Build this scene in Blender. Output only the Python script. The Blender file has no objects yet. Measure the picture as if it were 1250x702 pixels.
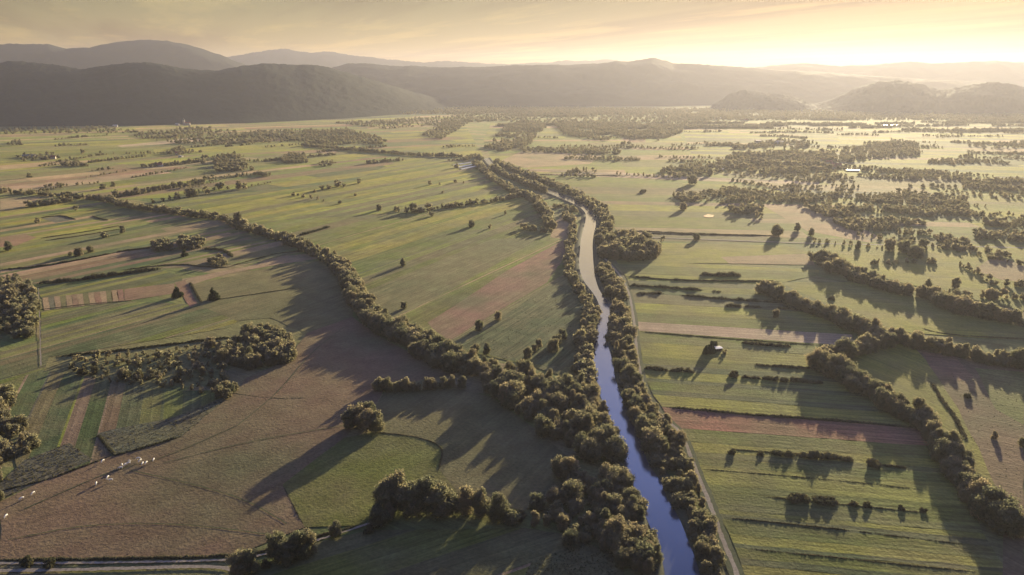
import bpy, math, random
import numpy as np
from mathutils import Vector, Matrix, noise as mnoise

R = math.radians
rng = random.Random(7)
nrg = np.random.default_rng(7)
S = bpy.context.scene
COL = S.collection

# ------------------------------------------------------------------ camera
F = 845.0; PW, PH = 1250.0, 702.0; H = 200.0; YH = 95.0
PITCH = math.atan((PH/2-YH)/F)
cp, sp = math.cos(PITCH), math.sin(PITCH)

def ray(px, py):
    dx = (px-PW/2)/F; dy = (PH/2-py)/F
    return (dx, cp+dy*sp, -sp+dy*cp)

def G(px, py, z=0.0):
    """the point of the level ground seen at a place in the photograph"""
    d = ray(px, py); t = (H-z)/-d[2]
    return (d[0]*t, d[1]*t)

def dist(x, y): return math.sqrt(x*x+y*y+H*H)

cam = bpy.data.cameras.new('camera'); cam.sensor_width = 36; cam.lens = F/PW*36
cam.clip_start = 1; cam.clip_end = 60000
camo = bpy.data.objects.new('camera', cam); COL.objects.link(camo)
camo.location = (0, 0, H); camo.rotation_euler = (math.pi/2-PITCH, 0, 0)
S.camera = camo

# ------------------------------------------------------------------ sun, sky
SUN_AZ, SUN_EL = 27.5, 9.0
SKY_STRENGTH = 0.05
SUN_STRENGTH = 5.0
EXPOSURE = 1.35
LOWSKY, HIGHSKY, DUST = (0.60, 0.425, 0.25), (1.2, 1.40, 2.9), 0.3
sdir = Vector((math.sin(R(SUN_AZ))*math.cos(R(SUN_EL)), math.cos(R(SUN_AZ))*math.cos(R(SUN_EL)), math.sin(R(SUN_EL))))
sl = bpy.data.lights.new('sun', 'SUN'); sl.energy = SUN_STRENGTH; sl.angle = R(0.5); sl.color = (1.0, 0.85, 0.53)
so = bpy.data.objects.new('sun', sl); COL.objects.link(so); so.rotation_euler = sdir.to_track_quat('Z', 'Y').to_euler()
so.location = (0, 0, 900)

class N:
    """small wrapper for building node trees"""
    def __init__(s, tree): s.t = tree; s.n = tree.nodes; s.l = tree.links
    def new(s, typ, **kw):
        n = s.n.new(typ)
        for k, v in kw.items(): setattr(n, k, v)
        return n
    def link(s, a, b): s.l.new(a, b)
    def inp(s, n, name, v):
        if hasattr(v, 'node'): s.l.new(v, n.inputs[name])
        else: n.inputs[name].default_value = v
    def math(s, op, a, b=None, c=None, clamp=False):
        n = s.new('ShaderNodeMath', operation=op); n.use_clamp = clamp
        s.inp(n, 0, a)
        if b is not None: s.inp(n, 1, b)
        if c is not None: s.inp(n, 2, c)
        return n.outputs[0]
    def vmath(s, op, a, b):
        n = s.new('ShaderNodeVectorMath', operation=op); s.inp(n, 0, a); s.inp(n, 1, b); return n.outputs[0]
    def mix(s, fac, a, b, blend='MIX'):
        n = s.new('ShaderNodeMix', data_type='RGBA', blend_type=blend)
        s.inp(n, 0, fac); s.inp(n, 6, a); s.inp(n, 7, b); return n.outputs[2]
    def noise(s, vec, scale, detail=3, rough=0.55, out='Fac'):
        n = s.new('ShaderNodeTexNoise'); s.link(vec, n.inputs['Vector'])
        n.inputs['Scale'].default_value = scale; n.inputs['Detail'].default_value = detail; n.inputs['Roughness'].default_value = rough
        return n.outputs[out]
    def ramp(s, fac, stops):
        n = s.new('ShaderNodeValToRGB'); s.link(fac, n.inputs[0]); e = n.color_ramp.elements
        while len(e) < len(stops): e.new(0.5)
        for k, (p, c) in enumerate(stops):
            e[k].position = p; e[k].color = (*c, 1) if len(c) == 3 else c
        return n.outputs[0]
    def mapv(s, vec, scale, rot=(0, 0, 0), loc=(0, 0, 0)):
        n = s.new('ShaderNodeMapping'); s.link(vec, n.inputs['Vector'])
        n.inputs['Scale'].default_value = scale; n.inputs['Rotation'].default_value = rot; n.inputs['Location'].default_value = loc
        return n.outputs[0]
    def maprange(s, v, a, b, c, d):
        n = s.new('ShaderNodeMapRange'); s.inp(n, 0, v)
        for k, q in zip((1, 2, 3, 4), (a, b, c, d)): n.inputs[k].default_value = q
        return n.outputs[0]

W = bpy.data.worlds.new('World'); S.world = W; W.use_nodes = True
n = N(W.node_tree); n.n.clear()
sky = n.new('ShaderNodeTexSky'); sky.sky_type = 'NISHITA'; sky.sun_disc = False
sky.sun_elevation = R(SUN_EL); sky.sun_rotation = R(SUN_AZ)
sky.altitude = 300; sky.air_density = 1.0; sky.dust_density = DUST; sky.ozone_density = 1.0
tc = n.new('ShaderNodeTexCoord')
sx = n.new('ShaderNodeSeparateXYZ'); n.link(tc.outputs['Generated'], sx.inputs[0])
zc = n.math('MAXIMUM', sx.outputs[2], 0.015)
zc = n.math('ADD', zc, 0.012)
cx = n.math('DIVIDE', sx.outputs[0], zc); cy = n.math('DIVIDE', sx.outputs[1], zc)
cv = n.new('ShaderNodeCombineXYZ'); n.link(cx, cv.inputs[0]); n.link(cy, cv.inputs[1])
rotv = n.mapv(cv.outputs[0], (1, 1, 1), (0, 0, R(65)))
c1 = n.noise(n.mapv(rotv, (0.055, 0.40, 1), loc=(3.3, 1.7, 0)), 1.0, 5, 0.55)
c2 = n.noise(n.mapv(rotv, (0.16, 0.55, 1), loc=(8, 2, 3)), 1.3, 6, 0.62)
m1 = n.maprange(c1, 0.46, 0.60, 0.0, 1.0)
veil = n.mix(m1, (1, 1, 1, 1), (0.70, 0.62, 0.62, 1))
m2 = n.math('MULTIPLY', n.maprange(c2, 0.50, 0.64, 0.0, 1.0), 0.75)
veil = n.mix(m2, veil, (1.5, 1.42, 1.25, 1))
# sky tint by height: warm near the horizon, overhead pushed blue to cool shadows
elev = n.ramp(sx.outputs[2], [(0.0, LOWSKY), (0.30, LOWSKY), (0.62, HIGHSKY), (1.0, HIGHSKY)])
tint = n.mix(1.0, sky.outputs[0], elev, 'MULTIPLY')
# added glow above and round the sun, to brighten the river's reflection
dt = n.new('ShaderNodeVectorMath', operation='DOT_PRODUCT'); n.link(tc.outputs['Generated'], dt.inputs[0]); dt.inputs[1].default_value = sdir
glow = n.math('POWER', n.math('MAXIMUM', dt.outputs['Value'], 0.0), 7.0)
win = n.ramp(sx.outputs[2], [(0.0, (0, 0, 0)), (0.12, (0, 0, 0)), (0.22, (1, 1, 1)), (0.50, (1, 1, 1)), (0.70, (0, 0, 0))])
gk = n.math('MULTIPLY', glow, win)
tint = n.mix(gk, tint, n.mix(1.0, tint, (9.0, 8.2, 7.2, 1), 'MULTIPLY'))
sundim = n.math('MULTIPLY', n.math('POWER', n.math('MAXIMUM', dt.outputs['Value'], 0.0), 5.0), n.ramp(sx.outputs[2], [(0.0, (1, 1, 1)), (0.12, (1, 1, 1)), (0.2, (0, 0, 0))]))  # added dimming of the low sky toward the sun, curbs its glare
tint = n.mix(sundim, tint, n.mix(1.0, tint, (0.27, 0.30, 0.31, 1), 'MULTIPLY'))
fin = n.mix(1.0, tint, veil, 'MULTIPLY')
bg = n.new('ShaderNodeBackground'); bg.inputs[1].default_value = SKY_STRENGTH; n.link(fin, bg.inputs[0])
wo = n.new('ShaderNodeOutputWorld'); n.link(bg.outputs[0], wo.inputs[0])

S.view_settings.view_transform = 'Standard'; S.view_settings.look = 'None'
S.view_settings.exposure = EXPOSURE; S.view_settings.gamma = 1; S.view_settings.use_curve_mapping = False
S.render.engine = 'CYCLES'
S.cycles.max_bounces = 6; S.cycles.diffuse_bounces = 2; S.cycles.glossy_bounces = 2
S.cycles.transmission_bounces = 3; S.cycles.volume_bounces = 1; S.cycles.transparent_max_bounces = 4
S.cycles.use_denoising = True; S.cycles.caustics_reflective = False; S.cycles.caustics_refractive = False

# ------------------------------------------------------------------ materials
def material(name):
    m = bpy.data.materials.new(name); m.use_nodes = True; t = N(m.node_tree); t.n.clear()
    o = t.new('ShaderNodeOutputMaterial')
    return m, t, o

def principled(t, o, col, rough=0.9, spec=0.2, normal=None, sheen=0.0, stint=None):
    p = t.new('ShaderNodeBsdfPrincipled')
    t.inp(p, 'Base Color', col); t.inp(p, 'Roughness', rough); t.inp(p, 'Specular IOR Level', spec)
    if sheen: t.inp(p, 'Sheen Weight', sheen); t.inp(p, 'Sheen Roughness', 0.5); t.inp(p, 'Sheen Tint', stint)
    if normal is not None: t.link(normal, p.inputs['Normal'])
    t.link(p.outputs[0], o.inputs[0]); return p

def bump(t, hgt, strength=1.0, dist_=0.3):
    b = t.new('ShaderNodeBump'); t.link(hgt, b.inputs['Height']); b.inputs['Strength'].default_value = strength
    b.inputs['Distance'].default_value = dist_; return b.outputs[0]

def grass_surface(t, o, base, streak, vec_rows, vec_world):
    """mown rows along local x, damp and dry blotches, tussocks"""
    row = t.noise(t.mapv(vec_rows, (0.006, 0.30, 1)), 1.0, 4, 0.65)
    fine = t.noise(t.mapv(vec_rows, (0.05, 0.9, 1)), 1.0, 3, 0.6)
    blot = t.noise(vec_world, 0.022, 5, 0.6)
    tus = t.noise(vec_world, 0.55, 4, 0.7)
    dry = t.maprange(blot, 0.40, 0.68, 0.0, 0.55)
    c = t.mix(dry, base, (0.15, 0.115, 0.06, 1))
    damp = t.noise(vec_world, 0.011, 3, 0.5)
    c = t.mix(t.maprange(damp, 0.52, 0.72, 0, 0.45), c, (0.040, 0.060, 0.028, 1))
    big = t.noise(vec_world, 0.0075, 4, 0.62)
    c = t.mix(t.maprange(big, 0.47, 0.62, 0, 0.42), c, (0.075, 0.088, 0.040, 1))
    r = t.math('MULTIPLY', t.math('SUBTRACT', row, 0.5), t.math('MULTIPLY', streak, 3.3))
    r = t.math('ADD', r, t.math('MULTIPLY', t.math('SUBTRACT', fine, 0.5), t.math('MULTIPLY', streak, 2.4)))
    k = t.math('ADD', 1.0, r)
    k = t.math('MULTIPLY', k, t.maprange(tus, 0.25, 0.75, 0.72, 1.28))
    k = t.math('MULTIPLY', k, t.maprange(t.noise(vec_world, 0.06, 4, 0.65), 0.3, 0.7, 0.78, 1.22))
    k = t.math('MAXIMUM', k, 0.2)
    kk = t.new('ShaderNodeCombineXYZ')
    for q in range(3): t.link(k, kk.inputs[q])
    c = t.mix(1.0, c, kk.outputs[0], 'MULTIPLY')
    hgt = t.math('ADD', t.math('MULTIPLY', tus, 1.0), t.math('MULTIPLY', row, 0.5))
    principled(t, o, c, 0.95, 0.1, bump(t, hgt, 0.7, 0.7), sheen=0.15, stint=t.mix(1.0, c, (6.5, 6.5, 6.5, 1), 'MULTIPLY'))

MF, t, o = material('field')
oi = t.new('ShaderNodeObjectInfo'); tcn = t.new('ShaderNodeTexCoord'); geo = t.new('ShaderNodeNewGeometry')
grass_surface(t, o, oi.outputs['Color'], oi.outputs['Alpha'], tcn.outputs['Object'], geo.outputs['Position'])

MG, t, o = material('plain')
geo = t.new('ShaderNodeNewGeometry')
pv = t.mapv(geo.outputs['Position'], (1, 1, 1), (0, 0, R(30)))
wob = t.noise(geo.outputs['Position'], 0.01, 2, 0.5, 'Color')
pv2 = t.vmath('ADD', pv, t.vmath('MULTIPLY', t.vmath('SUBTRACT', wob, (.5, .5, .5)), (30, 30, 0)))
vo = t.new('ShaderNodeTexVoronoi'); vo.inputs['Scale'].default_value = 1.0
t.link(t.mapv(pv2, (1/110, 1/45, 1)), vo.inputs['Vector'])
sc = t.new('ShaderNodeSeparateColor'); t.link(vo.outputs['Color'], sc.inputs[0])
bc = t.ramp(sc.outputs[0], [(0.0, (0.060, 0.085, 0.030)), (0.35, (0.10, 0.12, 0.038)), (0.65, (0.125, 0.13, 0.045)), (0.85, (0.15, 0.125, 0.06)), (1.0, (0.18, 0.14, 0.075))])
grass_surface(t, o, bc, 0.35, pv, geo.outputs['Position'])

def leaf_material(name, stops, transl=0.55):
    m, t, o = material(name)
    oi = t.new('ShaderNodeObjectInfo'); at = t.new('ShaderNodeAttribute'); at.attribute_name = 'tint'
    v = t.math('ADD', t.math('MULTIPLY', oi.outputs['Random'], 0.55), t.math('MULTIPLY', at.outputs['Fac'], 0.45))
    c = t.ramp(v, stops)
    d = t.new('ShaderNodeBsdfDiffuse'); t.link(c, d.inputs[0])
    tr = t.new('ShaderNodeBsdfTranslucent'); t.link(t.mix(1.0, c, (2.1, 1.9, 1.45, 1), 'MULTIPLY'), tr.inputs[0])
    mx = t.new('ShaderNodeMixShader'); mx.inputs[0].default_value = transl
    t.link(d.outputs[0], mx.inputs[1]); t.link(tr.outputs[0], mx.inputs[2]); t.link(mx.outputs[0], o.inputs[0])
    return m
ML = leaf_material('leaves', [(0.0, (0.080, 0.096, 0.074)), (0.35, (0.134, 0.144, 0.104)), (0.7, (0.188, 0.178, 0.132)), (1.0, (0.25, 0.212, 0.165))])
MLD = leaf_material('dark_needles', [(0.0, (0.030, 0.045, 0.025)), (1.0, (0.055, 0.065, 0.035))], 0.2)
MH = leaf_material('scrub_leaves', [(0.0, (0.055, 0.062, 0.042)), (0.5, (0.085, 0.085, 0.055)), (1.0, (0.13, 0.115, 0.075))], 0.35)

MB, t, o = material('bark'); geo = t.new('ShaderNodeNewGeometry')
principled(t, o, t.ramp(t.noise(geo.outputs['Position'], 3, 4), [(0.3, (0.06, 0.048, 0.038)), (0.7, (0.13, 0.11, 0.09))]), 0.9)

MWAT, t, o = material('river_water'); geo = t.new('ShaderNodeNewGeometry')
w1 = t.noise(t.mapv(geo.outputs['Position'], (0.35, 0.16, 1)), 1.0, 3, 0.5)
w2 = t.noise(geo.outputs['Position'], 0.03, 2, 0.5)
hh = t.math('MULTIPLY', w1, t.maprange(w2, 0.35, 0.65, 0.3, 1.0))
p = principled(t, o, (0.060, 0.066, 0.076, 1), 0.14, 0.5, bump(t, hh, 0.25, 0.10)); p.inputs['IOR'].default_value = 1.6

def dusty(name, a, b, scale=0.8, rough=0.95):
    m, t, o = material(name); geo = t.new('ShaderNodeNewGeometry')
    q = t.noise(geo.outputs['Position'], scale, 5, 0.65)
    principled(t, o, t.ramp(q, [(0.3, a), (0.7, b)]), rough, 0.15, bump(t, q, 0.6, 0.2)); return m
MDIRT = dusty('gravel_track', (0.20, 0.16, 0.11), (0.36, 0.30, 0.22))
MMUD = dusty('river_mud', (0.05, 0.055, 0.03), (0.10, 0.095, 0.055))
MVERGE = dusty('verge', (0.05, 0.06, 0.03), (0.11, 0.115, 0.05))
MPLAST = dusty('lime_plaster', (0.50, 0.45, 0.38), (0.62, 0.56, 0.48), 0.6)
MTILE = dusty('clay_roof', (0.22, 0.085, 0.055), (0.36, 0.15, 0.10), 1.5)
MGREYR = dusty('weathered_roof', (0.13, 0.125, 0.12), (0.22, 0.21, 0.20), 1.5)
MMETAL = dusty('pale_sheet_roof', (0.55, 0.50, 0.43), (0.70, 0.64, 0.55), 0.8, 0.3)
MWOOD = dusty('old_timber', (0.10, 0.075, 0.055), (0.20, 0.155, 0.12), 2.0)
MFILM = dusty('crop_film', (0.60, 0.54, 0.44), (0.76, 0.70, 0.58), 0.5, 0.3)
MGLASS, t, o = material('window_glass'); principled(t, o, (0.03, 0.035, 0.045, 1), 0.08, 0.5)
MCOW, t, o = material('pale_coat'); oi = t.new('ShaderNodeObjectInfo'); tcn = t.new('ShaderNodeTexCoord')
principled(t, o, t.ramp(t.noise(tcn.outputs['Object'], 1.6, 2), [(0.35, (0.62, 0.55, 0.45)), (0.6, (0.80, 0.76, 0.68))]), 0.8)

MHILL, t, o = material('hill_forest'); geo = t.new('ShaderNodeNewGeometry')
a = t.noise(geo.outputs['Position'], 0.004, 5, 0.6); b = t.noise(geo.outputs['Position'], 0.07, 3, 0.7)
c = t.ramp(a, [(0.3, (0.018, 0.024, 0.020)), (0.55, (0.024, 0.032, 0.023)), (0.75, (0.038, 0.042, 0.028))])
vv = t.new('ShaderNodeTexVoronoi'); vv.inputs['Scale'].default_value = 0.085; t.link(geo.outputs['Position'], vv.inputs['Vector'])
hg = t.math('SUBTRACT', 1.0, vv.outputs['Distance'])
principled(t, o, c, 0.95, 0.05, bump(t, hg, 0.8, 1.6))

# ------------------------------------------------------------------ object helpers
def tag(ob, label=None, cat=None, group=None, kind=None):
    if label: ob['label'] = label
    if cat: ob['category'] = cat
    if group: ob['group'] = group
    if kind: ob['kind'] = kind
    return ob

def mesh_from(name, v, f, mats, mi=None, tint=None, smooth=False):
    me = bpy.data.meshes.new(name)
    if isinstance(f, np.ndarray):
        nf, k = f.shape
        me.vertices.add(len(v)); me.vertices.foreach_set('co', np.ascontiguousarray(v, dtype=np.float32).ravel())
        me.loops.add(nf*k); me.loops.foreach_set('vertex_index', np.ascontiguousarray(f, dtype=np.int32).ravel())
        me.polygons.add(nf); me.polygons.foreach_set('loop_start', np.arange(0, nf*k, k, dtype=np.int32))
        me.update(calc_edges=True)
    else:
        me.from_pydata([tuple(q) for q in v], [], f)
    for m in mats: me.materials.append(m)
    if mi is not None: me.polygons.foreach_set('material_index', np.array(mi, dtype=np.int32))
    if tint is not None:
        at = me.attributes.new('tint', 'FLOAT', 'POINT'); at.data.foreach_set('value', np.asarray(tint, dtype=np.float32))
    if smooth: me.polygons.foreach_set('use_smooth', np.ones(len(me.polygons), dtype=bool))
    me.update()
    return me

def link(name, me, parent=None, loc=(0, 0, 0), rz=0.0, scale=None):
    ob = bpy.data.objects.new(name, me); COL.objects.link(ob); ob.location = loc; ob.rotation_euler = (0, 0, rz)
    if scale is not None: ob.scale = scale
    if parent is not None: ob.parent = parent
    return ob

def empty(name, loc=(0, 0, 0), rz=0.0):
    return link(name, None, None, loc, rz)

# ------------------------------------------------------------------ ground, fields
def sheet(name, pts, z, m, kind='structure', az=None, color=None, rough_edge=0.6):
    cxm = sum(q[0] for q in pts)/len(pts); cym = sum(q[1] for q in pts)/len(pts)
    ang = math.pi/2-R(az) if az is not None else 0.0
    ca, sa = math.cos(-ang), math.sin(-ang)
    out = []
    for i, a in enumerate(pts):
        b = pts[(i+1) % len(pts)]
        L = math.hypot(b[0]-a[0], b[1]-a[1]); k = max(1, min(24, int(L/12)))
        for j in range(k):
            u = j/k; j_ = rough_edge if j else 0
            x = a[0]+(b[0]-a[0])*u+rng.uniform(-j_, j_)-cxm; y = a[1]+(b[1]-a[1])*u+rng.uniform(-j_, j_)-cym
            out.append((x*ca-y*sa, x*sa+y*ca, 0))
    me = mesh_from(name, out, [list(range(len(out)))], [m])
    if me.polygons[0].normal.z < 0: me.flip_normals()
    ob = link(name, me, None, (cxm, cym, z), ang)
    if color is not None: ob.color = color
    tag(ob, kind=kind)
    return ob

ZL = [0.02]
def nextz():
    ZL[0] += 0.008
    return ZL[0]

PAL = {
 'g1': (0.095, 0.108, 0.024), 'g2': (0.155, 0.152, 0.031), 'g3': (0.055, 0.070, 0.030), 'g4': (0.108, 0.115, 0.036),
 'tan': (0.215, 0.150, 0.090), 'brown': (0.135, 0.090, 0.054), 'plough': (0.160, 0.092, 0.064), 'pale': (0.30, 0.215, 0.15),
 'olive': (0.100, 0.092, 0.042), 'rough': (0.075, 0.072, 0.052), 'white': (0.6, 0.55, 0.45)}

def vary(c, a=0.12):
    k = 1+rng.uniform(-a, a); return tuple(max(0.01, q*k*(1+rng.uniform(-a, a)*0.5)) for q in c)

def field(px, colour, az=30, streak=0.35, name='meadow', z=None):
    c = vary(PAL[colour], 0.06)
    return sheet(name, [G(*q) for q in px], nextz() if z is None else z, MF, az=az, color=(*c, streak))

def clip(poly, nx, ny, d):
    """part of poly where nx*x+ny*y >= d"""
    out = []
    for i in range(len(poly)):
        a = poly[i]; b = poly[(i+1) % len(poly)]
        da = nx*a[0]+ny*a[1]-d; db = nx*b[0]+ny*b[1]-d
        if da >= 0: out.append(a)
        if (da >= 0) != (db >= 0):
            u = da/(da-db); out.append((a[0]+(b[0]-a[0])*u, a[1]+(b[1]-a[1])*u))
    return out

def strips(px, az, wmin, wmax, palette, streak=(0.2, 0.5), name='meadow', cross=0.0, lines=0.4):
    poly = [G(*q) for q in px]; z = nextz()
    nx, ny = math.cos(R(az)), -math.sin(R(az)); dx, dy = math.sin(R(az)), math.cos(R(az))
    ds = [nx*q[0]+ny*q[1] for q in poly]; d = min(ds); e = max(ds)
    while d < e:
        w = rng.uniform(wmin, wmax)
        if lines and rng.random() < lines:
            q = clip(clip(poly, nx, ny, d), -nx, -ny, -(d+rng.uniform(0.8, 1.8)))
            if len(q) > 2: sheet('field_verge', q, z+0.006, MF, az=az, color=(*vary(PAL[rng.choice(['tan', 'g2', 'rough', 'g3'])], .15), 0.3), rough_edge=0)
        s_ = clip(clip(poly, nx, ny, d), -nx, -ny, -(d+w)); d += w
        if len(s_) < 3: continue
        pieces = [s_]
        if cross:
            ts = [dx*q[0]+dy*q[1] for q in s_]; t0 = min(ts); t1 = max(ts); cuts = [t0]
            while cuts[-1] < t1: cuts.append(cuts[-1]+rng.uniform(0.6, 1.6)*cross)
            pieces = [clip(clip(s_, dx, dy, a), -dx, -dy, -b) for a, b in zip(cuts, cuts[1:])]
        for q in pieces:
            if len(q) < 3: continue
            nm = rng.choice(palette)
            c = vary(PAL[nm], 0.14)
            sheet({'plough': 'ploughed_field', 'tan': 'hay_field', 'pale': 'stubble_field'}.get(nm, name), q, z, MF, az=az, color=(*c, rng.uniform(*streak)), rough_edge=0)

gp = sheet('ground', [(-16000, -1500), (16000, -1500), (16000, 15000), (-16000, 15000)], 0, MG, rough_edge=0)

PAL['wood'] = (0.030, 0.038, 0.028)
GREEN = ['g1', 'g2', 'g2', 'g4', 'g1', 'olive']; MIX = ['g1', 'g2', 'g2', 'g4', 'olive', 'tan', 'g3', 'brown']
# far plain
strips([(380, 150), (590, 137), (880, 141), (1250, 144), (1400, 112), (560, 112)], 80, 60, 160, ['wood', 'wood', 'g3', 'rough', 'g4'], cross=420)
strips([(0, 160), (250, 152), (420, 146), (560, 140), (590, 190), (420, 186), (250, 196), (0, 214)], 62, 40, 110, MIX, cross=320)
strips([(0, 196), (180, 190), (420, 186), (560, 200), (440, 226), (250, 240), (120, 244), (0, 236)], 38, 28, 60, MIX, cross=260)
strips([(600, 150), (760, 148), (830, 165), (860, 210), (640, 212), (600, 196), (590, 170)], 88, 45, 110, GREEN+['tan'], cross=380)
strips([(640, 205), (850, 205), (1000, 246), (1250, 246), (1250, 300), (760, 294), (745, 270), (690, 232)], 96, 22, 60, GREEN+['tan', 'g2'], cross=300)
strips([(830, 150), (1250, 150), (1250, 250), (1000, 246), (850, 205)], 100, 25, 80, ['g2', 'g2', 'olive', 'rough', 'g3', 'tan'], cross=240)
field([(143, 178), (245, 167), (248, 172), (150, 180)], 'pale', 62, 0.2, 'stubble_field')
field([(120, 207), (150, 200), (180, 207), (150, 212), (122, 213)], 'brown', 40, 0.2)
field([(612, 196), (640, 183), (735, 190), (720, 200), (640, 205)], 'tan', 88, 0.3, 'hay_field')
field([(650, 213), (745, 210), (850, 216), (1000, 222), (1000, 226), (760, 217)], 'pale', 92, 0.2, 'stubble_field')
field([(758, 168), (788, 168), (788, 174), (765, 174)], 'plough', 88, 0.2, 'ploughed_field')
field([(930, 250), (1000, 252), (1075, 290), (1060, 296), (985, 282)], 'tan', 110, 0.25, 'hay_field')
# middle left meadows, west of the old meander
strips([(0, 240), (60, 240), (110, 244), (180, 254), (270, 266), (300, 278), (250, 292), (140, 308), (50, 325), (0, 328)], 33, 9, 22, ['g1', 'g2', 'g2', 'g4', 'olive', 'tan', 'g3'], cross=170)
field([(0, 243), (50, 240), (35, 252), (0, 258)], 'tan', 33, 0.3, 'hay_field')
field([(0, 290), (30, 286), (45, 290), (20, 300), (0, 302)], 'plough', 33, 0.3, 'ploughed_field')
field([(196, 279), (250, 270), (285, 268), (285, 274), (205, 284)], 'tan', 33, 0.3, 'hay_field')
field([(50, 267), (75, 263), (92, 268), (68, 272)], 'rough', 33, 0.5)
field([(112, 264), (150, 254), (185, 262), (128, 268)], 'g3', 33, 0.3)
strips([(0, 330), (140, 309), (300, 280), (376, 306), (300, 322), (195, 328), (46, 346), (0, 350)], 34, 7, 16, ['g1', 'olive', 'brown', 'tan', 'g3', 'g4'], cross=220)
strips([(40, 348), (195, 329), (222, 338), (226, 350), (213, 352), (52, 366)], 34, 7, 13, ['g1', 'g3', 'g2'])
strips([(50, 380), (160, 368), (240, 372), (290, 392), (280, 400), (160, 420), (60, 436), (48, 470), (0, 470), (0, 430), (50, 415)], 35, 5, 10, ['g1', 'g2', 'g4', 'olive', 'g3'], (0.5, 0.8))
field([(226, 350), (340, 324), (398, 318), (432, 368), (430, 388), (375, 408), (330, 388), (290, 392), (240, 372)], 'olive', 33, 0.3)
field([(222, 341), (300, 326), (345, 313), (378, 310), (388, 316), (340, 323), (280, 334), (226, 350)], 'tan', 33, 0.3, 'hay_field')
field([(152, 353), (213, 346), (213, 358), (152, 368)], 'plough', 33, 0.4, 'ploughed_field')
field([(213, 345), (226, 342), (241, 371), (232, 375)], 'plough', -8, 0.3, 'ploughed_field')
zz = nextz()
for k in range(14):
    a, b = k/14, (k+1)/14
    tl = lambda u: (52+98*u, 364-11*u); bl = lambda u: (54+98*u, 379-11*u)
    field([tl(a), tl(b), bl(b), bl(a)], 'tan' if k % 2 == 0 else rng.choice(['olive', 'rough', 'plough']), -5, 0.2, 'allotment_plot', zz)
strips([(0, 470), (50, 452), (120, 462), (200, 478), (290, 476), (222, 508), (138, 556), (60, 584), (20, 570)], -24, 9, 16, ['g3', 'g1', 'brown', 'g1', 'g3', 'g4', 'olive'], (0.3, 0.5))
field([(118, 530), (140, 557), (222, 533), (288, 478), (240, 500), (208, 511), (136, 525)], 'rough', 40, 0.6)
field([(30, 562), (85, 541), (114, 561), (60, 584), (0, 610), (0, 590)], 'rough', 40, 0.5)
# brown pasture and the pastures of the foreground
field([(0, 613), (60, 584), (138, 557), (222, 533), (288, 478), (300, 462), (350, 440), (375, 407), (430, 387), (470, 415), (520, 440), (560, 455), (470, 474), (455, 500), (420, 535), (345, 592), (372, 644), (284, 680), (0, 684)], 'brown', 45, 0.14, 'pasture')
field([(345, 592), (420, 535), (455, 528), (500, 532), (540, 545), (537, 575), (560, 602), (470, 617), (440, 642), (372, 644)], 'g1', 40, 0.2, 'pasture')
field([(455, 500), (470, 478), (560, 475), (600, 485), (660, 530), (695, 560), (690, 600), (640, 624), (600, 614), (560, 602), (537, 575), (540, 545), (500, 532), (455, 528)], 'olive', 30, 0.2, 'pasture')
strips([(240, 710), (330, 686), (390, 662), (450, 648), (640, 645), (700, 655), (745, 690), (745, 720), (240, 720)], 62, 10, 24, ['g1', 'g2', 'g1', 'g4', 'olive'], (0.2, 0.5), 'pasture')
field([(640, 705), (650, 684), (715, 664), (760, 680), (762, 706)], 'olive', 60, 0.3, 'pasture')
# central meadow between the meander and the river
strips([(190, 252), (262, 265), (300, 273), (482, 260), (640, 240), (585, 202), (500, 190), (420, 226), (330, 233), (200, 245)], 31, 10, 28, ['g2', 'g2', 'g4', 'g1', 'olive', 'g2'], (0.4, 0.7))
strips([(296, 272), (345, 290), (400, 310), (436, 352), (470, 395), (550, 425), (640, 445), (722, 470), (714, 440), (724, 400), (704, 350), (694, 310), (690, 290), (672, 288), (668, 262), (640, 240), (505, 259)], 28.5, 8, 22, ['g1', 'g2', 'g1', 'g4', 'olive', 'g1'], (0.35, 0.7))
field([(522, 394), (560, 370), (620, 330), (690, 292), (697, 302), (668, 345), (600, 385), (545, 418)], 'plough', 28.5, 0.4, 'pasture')
field([(400, 372), (455, 352), (600, 292), (660, 290), (600, 326), (505, 378), (470, 392)], 'olive', 28.5, 0.4)
field([(560, 424), (610, 390), (668, 350), (702, 348), (722, 390), (712, 450), (640, 444)], 'g3', 28.5, 0.8)
field([(672, 290), (678, 270), (690, 262), (704, 263), (700, 280), (694, 293)], 'tan', 0, 0.2, 'hay_field')
# right bank: strips across the valley
rows = [((752, 318), (1000, 330)), ((756, 327), (1000, 336)), ((764, 338), (960, 344)), ((768, 348), (1000, 356)), ((770, 358), (1030, 372)), ((774, 370), (1040, 384)), ((776, 382), (1050, 398)),
        ((777, 393), (1040, 409)), ((778, 404), (1040, 423)), ((780, 417), (1040, 438)), ((784, 435), (1050, 456)), ((786, 452), (1070, 470)), ((790, 466), (1090, 488)), ((797, 482), (1110, 506)),
        ((808, 497), (1140, 524)), ((820, 523), (1150, 546)), ((836, 540), (1160, 562)), ((848, 560), (1170, 580)), ((854, 573), (1180, 601)), ((866, 600), (1190, 627)), ((874, 622), (1200, 652)), ((880, 634), (1210, 668)),
        ((890, 652), (1220, 684)), ((897, 669), (1230, 700)), ((905, 690), (1240, 722)), ((910, 712), (1240, 750))]
PAL['red'] = (0.215, 0.100, 0.066); PAL['lime'] = (0.185, 0.180, 0.036)
rc = ['lime', 'g1', 'lime', 'g1', 'olive', 'lime', 'g1', 'pale', 'g1', 'lime', 'g1', 'lime', 'g1', 'lime', 'red', 'g1', 'lime', 'g1', 'lime', 'g1', 'lime', 'g1', 'lime', 'g1', 'lime']
z = nextz()
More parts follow.
